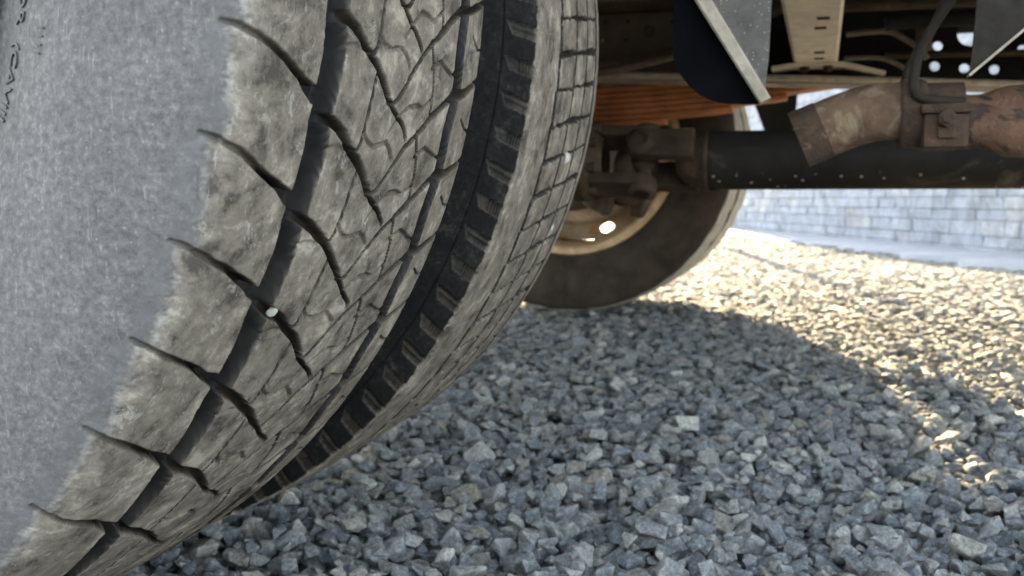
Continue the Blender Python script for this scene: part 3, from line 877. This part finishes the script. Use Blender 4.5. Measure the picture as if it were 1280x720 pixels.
# ------------------------------------------------------------------ hoses, lines and tubes below the frame
def tube_part(name, pts, r, mat, seg=10, ribs=0):
    P_ = [Vector(q) for q in pts]
    out = []
    for i in range(len(P_) - 1):            # Catmull-Rom
        p0 = P_[max(i - 1, 0)]; p1 = P_[i]; p2 = P_[i + 1]; p3 = P_[min(i + 2, len(P_) - 1)]
        for k in range(12 if not ribs else 40):
            t = k / (12 if not ribs else 40)
            out.append(.5 * ((2 * p1) + (-p0 + p2) * t + (2 * p0 - 5 * p1 + 4 * p2 - p3) * t * t + (-p0 + 3 * p1 - 3 * p2 + p3) * t ** 3))
    out.append(P_[-1])
    rr = [r * (1 + (.10 * (k % 2) if ribs else 0)) for k in range(len(out))]
    return MB().tube(out, rr, seg).build(name, mat, truck)
tube_part('air_hose', [(-.62, 1.96, .50), (-.42, 1.96, .522), (-.33, 1.96, .532), (-.25, 1.96, .55), (-.12, 1.95, .60), (.0, 1.95, .66)], .0075, M['hose'], 12, 1)
tube_part('air_hose', [(-.62, 1.92, .485), (-.42, 1.92, .503), (-.33, 1.92, .517), (-.25, 1.92, .535), (-.16, 1.93, .57), (-.05, 1.94, .62)], .0075, M['hose'], 12, 1)
tube_part('brake_line', [(-.75, 1.93, .517), (-.3, 1.93, .497), (.1, 1.93, .476), (.3, 1.93, .464), (.6, 1.93, .450)], .006, M['pale_bar'])
tube_part('brake_line', [(.03, 1.75, .53), (.09, 1.75, .532), (.12, 1.75, .517), (.142, 1.75, .50), (.150, 1.75, .487)], .0045, M['hose'])
tube_part('brake_line', [(.03, 1.85, .505), (.08, 1.85, .505), (.11, 1.85, .495), (.13, 1.85, .482)], .004, M['hose'])
tube_part('brake_line', [(.08, 1.6, .52), (.16, 1.6, .523), (.6, 1.6, .52)], .011, M['black_steel'])
tube_part('air_pipe', [(.02, 1.9, .60), (.5, 1.9, .595), (1.2, 1.9, .59)], .010, M['dark_steel'])
tube_part('air_pipe', [(.10, 1.98, .524), (.5, 1.98, .519), (1.2, 1.98, .515)], .006, M['dark_steel'])
m = MB(); m.lathe([(-.02, .004), (-.018, .011), (.02, .011), (.024, .004)], 12, 'Z', (.134, 1.62, .502)); m.tube([(.134, 1.62, .50), (.142, 1.62, .53)], .007, 10)
m.build('sensor', M['dark_steel'], truck)

# ------------------------------------------------------------------ exhaust: outlet, clamp, hanger, silencer
ye = 1.12
axis = [(-.0235, .3315), (-.012, .336), (.002, .342), (.018, .3485), (.034, .354), (.05, .3575), (.07, .3575), (.09, .355), (.115, .352)]
ro = .0288
m = MB()
seg = 40; rings = []
for idx, (x, z) in enumerate(axis):
    a = axis[max(idx - 1, 0)]; b = axis[min(idx + 1, len(axis) - 1)]
    t = Vector((b[0] - a[0], 0, b[1] - a[1])).normalized()
    if idx == 0: t = Vector((.92, 0, .40)).normalized()
    nz = Vector((-t.z, 0, t.x)); ny = Vector((0, 1, 0))
    rr_ = ro * (1.0 if idx > 1 else .985)
    rings.append([Vector((x, ye, z)) + (nz * math.cos(2 * math.pi * k / seg) + ny * math.sin(2 * math.pi * k / seg)) * rr_ for k in range(seg)])
ri = []
for idx in (0, 1, 2, 3):
    c = Vector((axis[idx][0], ye, axis[idx][1]))
    ri.append([c + (q_ - c) * .90 for q_ in rings[idx]])
allr = ri[::-1] + rings
vs = [q_ for r_ in allr for q_ in r_]
fs = [(i * seg + k, i * seg + (k + 1) % seg, (i + 1) * seg + (k + 1) % seg, (i + 1) * seg + k) for i in range(len(allr) - 1) for k in range(seg)]
m.add(vs, fs, True)
exh = m.build('exhaust_pipe', M['rust'], truck)
exh['label'] = 'rust brown exhaust outlet cut off at its left end'
m = MB()
m.tube([(axis[0][0] - .0012, ye, axis[0][1] - .0006), (.0, ye, .3415)], [.0298, .0296], 40, cap=False)
m.build('outlet_band', M['rust_dark'], exh)
m = MB()
m.lathe([(.072, .0292), (.072, .0345), (.076, .0355), (.083, .0335), (.090, .0345), (.096, .0325), (.096, .0292)], 36, 'X', (0, ye, .3545))
m.build('weld_collar', M['rust_dark'], exh)
m = MB()
m.box((.0915, 1.075, .3195), (.1315, 1.165, .3515), .004)
m.box((.0885, 1.070, .3515), (.1345, 1.165, .3605), .003)
m.tube([(.095, ye, .352), (.13, ye, .352)], .033, 28)
cl = m.build('pipe_clamp', M['rust_dark'], exh)
m = MB()
m.tube([(.111, 1.076, .346), (.111, 1.062, .346)], .0085, 6); m.tube([(.111, 1.062, .346), (.111, 1.054, .346)], .005, 10)
m.box((.1035, 1.069, .328), (.119, 1.0745, .338), .001)
m.build('bolt', M['rust_dark'], cl)
m = MB()
m.lathe([(.132, .027), (.144, .0265), (.152, .028), (.160, .0315), (.172, .0345), (.19, .036), (.40, .05), (.85, .05), (.88, .03)], 40, 'X', (.0, ye + .01, .3465))
sil = m.build('silencer', M['rust_muffler'], truck)
sil['label'] = 'mottled rusty silencer at the right edge'
def flat_bar(pts, w_, th, y):
    """bent strap in the XZ plane: pts centre line, w_ depth along Y, th thickness"""
    n = len(pts); vs = []; fs = []
    for i, (x, z) in enumerate(pts):
        a = pts[max(i - 1, 0)]; b = pts[min(i + 1, n - 1)]
        t = Vector((b[0] - a[0], b[1] - a[1])).normalized(); nn = Vector((-t.y, t.x)) * th / 2
        vs += [(x + nn.x, y - w_ / 2, z + nn.y), (x + nn.x, y + w_ / 2, z + nn.y), (x - nn.x, y + w_ / 2, z - nn.y), (x - nn.x, y - w_ / 2, z - nn.y)]
    for i in range(n - 1):
        for j in range(4):
            fs.append((i * 4 + j, i * 4 + (j + 1) % 4, i * 4 + 4 + (j + 1) % 4, i * 4 + 4 + j))
    fs += [(3, 2, 1, 0), tuple(range(4 * n - 4, 4 * n))]
    return vs, fs
hp = [(.150, .53), (.112, .458), (.099, .437), (.0885, .417), (.0840, .402), (.0820, .386), (.0825, .376), (.0850, .3705), (.0895, .3675), (.098, .3655), (.113, .3635), (.1275, .3625)]
m = MB(); m.tube([(x, 1.085, z) for x, z in hp], .0048, 12); m.build('exhaust_hanger', M['hanger'], exh)
m = MB(); m.tube([(.135, 1.2, .52), (.108, 1.2, .452), (.093, 1.2, .427), (.085, 1.2, .411), (.0815, 1.2, .393), (.082, 1.2, .372)], .0045, 12)
m.build('exhaust_hanger', M['hanger'], exh)
m = MB(); m.box((.093, 1.13, .3595), (.128, 1.19, .383), .003); m.build('rubber_mount', M['black_steel'], exh)

# ------------------------------------------------------------------ guard brackets on the near side
m = MB()
poly = [(-.139, .928), (-.1405, .47), (-.1412, .43), (-.1405, .408), (-.1375, .397), (-.133, .3885), (-.1235, .377), (-.115, .3695), (-.106, .3650), (-.096, .3618), (-.086, .3602), (-.072, .3595), (-.0585, .3597), (-.1135, .4595), (-.1135, .928)]
m.prism(poly, 1.016, 1.0205)
gb = m.build('guard_bracket', M['navy'], truck)
gb['label'] = 'dark guard bracket with rounded foot and pale chipped edge bar'
m = MB()
a, b = Vector((-.131, 1.0, .488)), Vector((-.0525, 1.0, .3605))
d = (b - a).normalized(); nn = Vector((-d.z, 0, d.x))
vs = []
for p_, k in ((a, 1.15), (b, .9)):
    for sx, sy in ((-1, -.004), (-.7, -.0065), (.7, -.0065), (1, -.004), (1, .010), (-1, .010)):
        vs.append(p_ + nn * sx * .0062 * k + Vector((0, sy, 0)))
m.add(vs, [(0, 1, 7, 6), (1, 2, 8, 7), (2, 3, 9, 8), (3, 4, 10, 9), (4, 5, 11, 10), (5, 0, 6, 11), (5, 4, 3, 2, 1, 0), (6, 7, 8, 9, 10, 11)])
m.build('edge_bar', M['pale_bar'], gb)
m = MB()
m.prism([(-.125, .49), (-.054, .3665), (-.0505, .40), (-.0485, .46), (-.0465, .928), (-.125, .928)], 1.004, 1.0075)
m.build('face_plate', M['grey_plate'], gb)
m = MB()
m.prism([(.127, .928), (.1248, .442), (.1214, .3795), (.1640, .4172), (.235, .48), (.235, .928)], .9985, 1.003)
g2 = m.build('guard_bracket', M['brown_plate'], truck)
g2['label'] = 'brown triangular guard plate at the top right'
m = MB()
a, b = Vector((.1205, 1.0, .3776)), Vector((.235, 1.0, .479))
d = (b - a).normalized(); nn = Vector((-d.z, 0, d.x)) * .0011
m.add([a - nn + Vector((0, -.005, 0)), b - nn + Vector((0, -.005, 0)), b + nn + Vector((0, -.005, 0)), a + nn + Vector((0, -.005, 0)),
       a - nn + Vector((0, .012, 0)), b - nn + Vector((0, .012, 0)), b + nn + Vector((0, .012, 0)), a + nn + Vector((0, .012, 0))],
      [(0, 1, 2, 3), (7, 6, 5, 4), (0, 4, 5, 1), (1, 5, 6, 2), (2, 6, 7, 3), (3, 7, 4, 0)])
m.build('edge_bar', M['pale_bar'], g2)
# matching plate on the far side
m = MB()
m.prism([(-.245, .703), (-.190, .55), (-.142, .425), (-.08, .425), (-.065, .62), (-.065, .703)], 2.93, 2.936)
g3 = m.build('guard_bracket', M['black_steel'], truck)
g3['label'] = 'dark pointed guard plate on the far side'

# ------------------------------------------------------------------ cargo body over it all
m = MB()
m.box((-2.0, .42, .93), (1.45, 3.0, 1.0), .01)
body = m.build('cargo_bed', M['bed'], truck)
m = MB(); m.box((-2.0, .43, 1.005), (1.45, 2.99, 1.75), .02); m.build('cargo_box', M['body'], truck)
for x0 in (-1.6, -1.1, -.35, .05, .42, .85):
    m = MB(); m.box((x0, .45, .85), (x0 + .08, 2.97, .927), .004); m.build('floor_bearer', M['black_steel'], body)
m = MB(); m.box((-2.0, 2.975, .705), (1.45, 2.995, .927), .004); m.build('side_rail', M['black_steel'], body)

# ------------------------------------------------------------------ pebbles wedged in the treads
def rock_verts(nv, seed, planes=13, sharp=18, ax=(1, 1, 1)):
    r_ = np.random.default_rng(seed)
    n_ = r_.normal(size=(planes, 3)); n_ /= np.linalg.norm(n_, axis=1, keepdims=True)
    dd = r_.uniform(.72, 1.12, planes)
    s = np.clip(nv @ n_.T, 0.02, None) / dd
    rad = (s ** sharp).sum(1) ** (-1 / sharp)
    rad = np.clip(rad, .3, 1.35)
    v = nv * rad[:, None] * np.array(ax)
    return v
def ico(sub):
    bm = bmesh.new(); bmesh.ops.create_icosphere(bm, subdivisions=sub, radius=1.0)
    bm.verts.index_update()
    V = np.array([v.co[:] for v in bm.verts]); F = np.array([[v.index for v in f.verts] for f in bm.faces]); bm.free()
    return V / np.linalg.norm(V, axis=1, keepdims=True), F
IV, IF = ico(3)
def tri_mesh(name, V, F):
    return np_mesh(name, V, F)

def on_tyre(phi, Y, r):
    a = math.radians(phi)
    return Vector((XW + r * math.cos(a), Y, R - r * math.sin(a)))
for i, (phi, Yp, rr_, s_, lab) in enumerate(((27.2, Y1 - .0475, .3935, .0024, 'round white pebble wedged in a curved groove of the nearest tyre'),
                                        (14.1, .8023, .3985, .0042, 'angular white chip stuck higher up in the ribbed inner tyre'),
                                        (22.6, .8334, .3975, .0036, 'small pale chip stuck lower down in the ribbed inner tyre'))):
    V = rock_verts(IV, 70 + i, 11, 14, (1, .9, .95) if i == 0 else (.7, 1.0, 1.3)) * s_
    o = link('pebble', tri_mesh('pebble', V, IF), M['pebble'])
    o.location = on_tyre(phi, Yp, rr_)
    tag(o, lab, 'pebble', 'pebbles stuck in the tyre treads')

# ------------------------------------------------------------------ ground and gravel
g = MB()
ng = 60
gx = np.sign(np.linspace(-1, 1, ng)) * np.abs(np.linspace(-1, 1, ng)) ** 2.5 * 200
vs = [(x, y + 3, -.032) for x in gx for y in gx]
fs = [(i * ng + j, (i + 1) * ng + j, (i + 1) * ng + j + 1, i * ng + j + 1) for i in range(ng - 1) for j in range(ng - 1)]
ground = g.add(vs, fs).build('ground', M['ground'])
tag(ground, 'flat yard of loose grey crushed stone under the truck', 'ground', None, 'structure')

NV = 22
protos = bpy.data.collections.new('stone_kinds')
variants = []
for k in range(NV):
    r_ = np.random.default_rng(300 + k)
    ax = np.array([r_.uniform(1.0, 1.4), r_.uniform(.8, 1.05), r_.uniform(.6, .85)])
    pv = r_.normal(size=(int(r_.integers(11, 19)), 3)); pv /= np.linalg.norm(pv, axis=1, keepdims=True)
    pv = np.sign(pv) * np.abs(pv) ** .8
    pv *= r_.uniform(.82, 1.08, (len(pv), 1)) * ax
    bm = bmesh.new()
    for q_ in pv:
        bm.verts.new(q_)
    res = bmesh.ops.convex_hull(bm, input=bm.verts[:])
    bmesh.ops.delete(bm, geom=[v for v in bm.verts if not v.link_faces], context='VERTS')
    bmesh.ops.dissolve_limit(bm, angle_limit=.16, verts=bm.verts[:], edges=bm.edges[:])
    bmesh.ops.bevel(bm, geom=bm.edges[:], offset=.06, segments=2, affect='EDGES', profile=.55, clamp_overlap=True)
    bmesh.ops.triangulate(bm, faces=bm.faces[:])
    bmesh.ops.subdivide_edges(bm, edges=[e for e in bm.edges if e.calc_length() > .3], cuts=2, use_grid_fill=True)
    bmesh.ops.triangulate(bm, faces=bm.faces[:])
    bm.normal_update()
    co = np.array([v.co[:] for v in bm.verts]); no = np.array([v.normal[:] for v in bm.verts])
    d_ = (fbm(co[:, 0] * 2.2 + k * 7.7 + 60, co[:, 1] * 2.2 + co[:, 2] * 1.7 + 60, 3) - .5) * .09 + (fbm(co[:, 0] * 7 + k * 3.1 + 20, co[:, 1] * 7 - co[:, 2] * 6 + 90, 2) - .5) * .025
    co = co + no * d_[:, None]
    co /= np.abs(co).max(0).mean()
    for v, q_ in zip(bm.verts, co):
        v.co = q_
    bmesh.ops.recalc_face_normals(bm, faces=bm.faces[:])
    me = bpy.data.meshes.new('stone')
    bm.to_mesh(me); bm.free()
    me.polygons.foreach_set('use_smooth', np.ones(len(me.polygons), dtype=bool))
    me.set_sharp_from_angle(angle=math.radians(38))
    me.materials.append(M['stone'])
    variants.append(me)
    o = bpy.data.objects.new('stone_kind_%02d' % k, me)
    protos.objects.link(o)

# pile the stones one by one on a height map, the lowest of a few tries wins
def in_field(x, y):
    if y > 9.9 or y < .30: return False
    wx = .95 - (y - 5.6) * 1.45 / 3.9                       # wall foot
    if y > 3.2 and x > wx - .50 + .05 * math.sin(y * 5): return False
    if x > .17 * y + .45 or x < max(-.92 * y - .30, -1.75): return False
    return True
H0, H1 = (-1.9, .2), (1.9, 10.1)
cell = .004
nx, ny = int((H1[0] - H0[0]) / cell), int((H1[1] - H0[1]) / cell)
Hm = np.full((nx, ny), -.030, dtype=np.float32)
def grade(y):
    return 1.0 if y < 2.6 else 1.15 if y < 4.0 else 1.4 if y < 5.5 else 1.75
def mound(x, y):
    return .010 * math.sin(x * 2.3 + .8) * math.cos(y * 1.9) + .012 * math.exp(-((x + .25) ** 2 / .08 + (y - 2.25) ** 2 / .05))
pts = []
sp = .0116
yy = .32
while yy < 9.9:
    s_ = sp * grade(yy)
    xx = -1.8
    while xx < 1.6:
        x_, y_ = xx + rng.uniform(-.5, .5) * s_, yy + rng.uniform(-.5, .5) * s_
        if in_field(x_, y_): pts.append((x_, y_))
        xx += s_
    yy += s_
pts = np.array(pts); rng.shuffle(pts)
STONES = []
offs = {}
def foot(rad):
    k = max(1, int(round(rad / cell)))
    if k not in offs:
        a = np.arange(-k, k + 1); A, B = np.meshgrid(a, a, indexing='ij')
        q_ = (A ** 2 + B ** 2) / (k + .3) ** 2
        offs[k] = (k, q_ <= 1, np.sqrt(np.clip(1 - q_, 0, 1)).astype(np.float32))
    return offs[k]
tyres = ((Y1, .128), (Y2, .13), (Y3, .13), (Y4, .13))
for (x_, y_) in pts:
    far = y_ > 3.2
    s_ = float(np.clip(rng.lognormal(math.log(.0062), .33), .0032, .0132)) * grade(y_)
    k, mask, dome = foot(s_ * .95)
    best = None
    for _ in range(3):
        X_, Y_ = x_ + rng.uniform(-1, 1) * s_ * 1.2, y_ + rng.uniform(-1, 1) * s_ * 1.2
        i, j = int((X_ - H0[0]) / cell), int((Y_ - H0[1]) / cell)
        if i - k < 0 or j - k < 0 or i + k + 1 >= nx or j + k + 1 >= ny: continue
        win = Hm[i - k:i + k + 1, j - k:j + k + 1]
        h = float((win - (1 - dome) * s_ * .62)[mask].max()) * .5 + float(win[mask].mean()) * .5
        if best is None or h < best[0]: best = (h, X_, Y_, i, j)
    if best is None: continue
    h, X_, Y_, i, j = best
    zc = h + s_ * .60
    lim = mound(X_, Y_)
    if zc + s_ * .5 > lim + np.interp(Y_, [1.6, 2.6], [.014, .004]): continue
    # keep clear of the tyres
    bad = False
    for yc, hw in tyres:
        if abs(Y_ - yc) < hw - .012:
            dr = math.hypot(X_ - XW, zc - R)
            if dr < .3965 + s_ * .35: bad = True
    if bad: continue
    win = Hm[i - k:i + k + 1, j - k:j + k + 1]
    np.maximum(win, np.where(mask, zc + dome * s_ * .66, -1), out=win)
    tilt = rng.normal(0, np.interp(Y_, [1.1, 2.2, 3.0], [.36, .2, .09]), 2)
    STONES.append((X_, Y_, zc, tilt[0], tilt[1], rng.uniform(0, 2 * math.pi), s_, int(rng.integers(0, NV))))
S = np.array(STONES)
pass
# the three hundred that show largest: on top, in view, near the camera
dv = S[:, :3] - np.array(CAM)
zd = dv @ np.array(fw)
px = 640 + 1302.57 * (dv @ np.array(rt)) / zd
py = 360 - 1302.57 * (dv @ np.array(up)) / zd
ii = ((S[:, 0] - H0[0]) / cell).astype(int); jj = ((S[:, 1] - H0[1]) / cell).astype(int)
exposed = np.clip((S[:, 2] + S[:, 6] * .6) - Hm[ii, jj] + .004, 0, .006) / .006
clear = (px > 100 + (719 - py) * 1.95) & (px < 1275) & (py < 735) & (py > 300)
score = np.where(clear, S[:, 6] / zd * exposed, 0)
order = np.argsort(-score)
pick = order[:300]
rest = np.ones(len(S), bool); rest[pick] = False
for k in pick:
    x_, y_, z_, a_, b_, c_, s_, v_ = S[k]
    o = bpy.data.objects.new('stone', variants[int(v_)])
    COL.objects.link(o)
    o.parent = ground
    o.location = (x_, y_, z_); o.rotation_euler = (a_, b_, c_); o.scale = (s_, s_, s_)
Q = S[rest]
me = bpy.data.meshes.new('gravel')
me.vertices.add(len(Q)); me.vertices.foreach_set('co', Q[:, :3].astype(np.float32).ravel())
at = me.attributes.new('turn', 'FLOAT_VECTOR', 'POINT'); at.data.foreach_set('vector', Q[:, 3:6].astype(np.float32).ravel())
flat = np.interp(Q[:, 1], [1.2, 1.9, 2.8], [1.0, .8, .5])
at = me.attributes.new('size', 'FLOAT_VECTOR', 'POINT'); at.data.foreach_set('vector', np.stack([Q[:, 6] * 1.06, Q[:, 6] * 1.06, Q[:, 6] * flat], -1).astype(np.float32).ravel())
at = me.attributes.new('variant', 'INT', 'POINT'); at.data.foreach_set('value', Q[:, 7].astype(np.int32))
me.update()
gravel = link('gravel', me, M['stone'], ground)
gravel['kind'] = 'stuff'
ng_ = bpy.data.node_groups.new('scatter_stones', 'GeometryNodeTree')
ng_.interface.new_socket('Geometry', in_out='INPUT', socket_type='NodeSocketGeometry')
ng_.interface.new_socket('Geometry', in_out='OUTPUT', socket_type='NodeSocketGeometry')
N_ = ng_.nodes; K_ = ng_.links
gi = N_.new('NodeGroupInput'); go = N_.new('NodeGroupOutput')
iop = N_.new('GeometryNodeInstanceOnPoints'); ci = N_.new('GeometryNodeCollectionInfo')
ci.inputs['Collection'].default_value = protos
ci.inputs['Separate Children'].default_value = True
ci.inputs['Reset Children'].default_value = True
iop.inputs['Pick Instance'].default_value = True
def named(n, ty):
    a_ = N_.new('GeometryNodeInputNamedAttribute'); a_.data_type = ty; a_.inputs['Name'].default_value = n
    return a_.outputs[0]
e2r = N_.new('FunctionNodeEulerToRotation')
K_.new(gi.outputs[0], iop.inputs['Points']); K_.new(ci.outputs[0], iop.inputs['Instance'])
K_.new(named('variant', 'INT'), iop.inputs['Instance Index'])
K_.new(named('turn', 'FLOAT_VECTOR'), e2r.inputs[0]); K_.new(e2r.outputs[0], iop.inputs['Rotation'])
K_.new(named('size', 'FLOAT_VECTOR'), iop.inputs['Scale'])
K_.new(iop.outputs[0], go.inputs[0])
md = gravel.modifiers.new('scatter', 'NODES'); md.node_group = ng_

# ------------------------------------------------------------------ low stone wall beyond the truck
wall = bpy.data.objects.new('stone_wall', None); COL.objects.link(wall)
tag(wall, 'low blue grey wall of long stacked stones in shade beyond the gravel', 'wall')
D_ = Vector((-1.45, 3.9, 0)).normalized(); Nf = Vector((-D_.y, D_.x, 0))
W0 = Vector((.95, 5.6, 0)) - D_ * 1.45
WALL_H = 1.9
def wall_run(o0, d_, nf, length, seed, single_to):
    r_ = random.Random(seed)
    back = -nf * .26
    a = o0 - nf * .012; b = a + d_ * length
    zt = Vector((0, 0, WALL_H - .02)); zb = Vector((0, 0, -.05))
    m = MB()
    m.add([a + zb, b + zb, b + zt, a + zt, a + back + zb, b + back + zb, b + back + zt, a + back + zt], [(0, 1, 2, 3), (7, 6, 5, 4), (0, 4, 5, 1), (3, 2, 6, 7), (0, 3, 7, 4), (1, 5, 6, 2)])
    m.build('wall_core', M['mortar'], wall)
    far_part = MB()
    z = -.035
    while z < WALL_H:
        h = r_.choice((.054, .06, .066, .072, .08))
        top = z + h > WALL_H - .01
        s = -r_.uniform(0, .2)
        while s < length:
            l = r_.choice((.16, .22, .28, .34, .42)) * r_.uniform(.85, 1.15)
            s0, s1 = max(s, 0) + .001, min(s + l, length) - .0006
            if s1 - s0 > .04:
                pr = r_.uniform(.002, .008)
                dep = .27 if top else .02
                z0, z1 = z + .0008, z + h - .0005
                bl = .004
                o_ = o0 + d_ * s0
                L_ = s1 - s0
                vs = []
                for (dd, zz) in ((0, z0), (L_, z0), (L_, z1), (0, z1)):
                    vs.append(o_ + d_ * dd - nf * dep + Vector((0, 0, zz)))
                for (dd, zz) in ((0, z0), (L_, z0), (L_, z1), (0, z1)):
                    vs.append(o_ + d_ * dd + nf * (pr - bl) + Vector((0, 0, zz)))
                for (dd, zz) in ((bl, z0 + bl), (L_ - bl, z0 + bl), (L_ - bl, z1 - bl), (bl, z1 - bl)):
                    vs.append(o_ + d_ * dd + nf * (pr + r_.uniform(-.003, .004)) + Vector((0, 0, zz)))
                fs = [(0, 1, 5, 4), (1, 2, 6, 5), (2, 3, 7, 6), (3, 0, 4, 7), (4, 5, 9, 8), (5, 6, 10, 9), (6, 7, 11, 10), (7, 4, 8, 11), (8, 9, 10, 11), (3, 2, 1, 0)]
                if z1 < single_to:
                    MB().add(vs, fs).build('stone', M['wallstone'], wall)
                else:
                    far_part.add(vs, fs)
            s += l
        z += h
    far_part.build('upper_stonework', M['wallstone'], wall)['kind'] = 'stuff'
wall_run(W0, D_, Nf, 7.4, 3, .47)
wall_run(W0 + Vector((.002, 0, 0)), Vector((1, 0, 0)), Vector((0, -1, 0)), 2.4, 4, -1)

# smooth fine ground along the wall foot, the wall shade's blue painted in
m = MB()
n_s = 40
for k in range(n_s + 1):
    q = W0 + D_ * (7.2 * k / n_s)
    wob = .52 + .05 * math.sin(k * 1.7) + .03 * math.sin(k * 4.1)
    m.v += [tuple(q + Nf * .012 + Vector((0, 0, .012))), tuple(q + Nf * wob + Vector((0, 0, .008))), tuple(q + Nf * (wob + .06) + Vector((0, 0, -.03)))]
m.f = [(3 * k + a, 3 * k + a + 1, 3 * k + a + 4, 3 * k + a + 3) for k in range(n_s) for a in (0, 1)]
m.sm = [True] * len(m.f)
tag(m.build('shade_tinted_strip', M['tinted_strip']), 'smooth fine grit along the wall foot, tinted with the blue of its shade', 'shade_tinted_strip', None, 'structure')

# thin post standing by the wall; its shadow is the fine dark line across the sunlit stones
m = MB()
m.tube([(-.92, 7.9, -.03), (-.92, 7.9, 1.92)], .028, 14)
post = m.build('thin_post', M['galv'])
tag(post, 'thin grey steel post standing on the gravel before the wall', 'post')
m = MB(); m.box((-.98, 7.84, -.02), (-.86, 7.96, -.008), .002); m.build('base_plate', M['galv'], post)
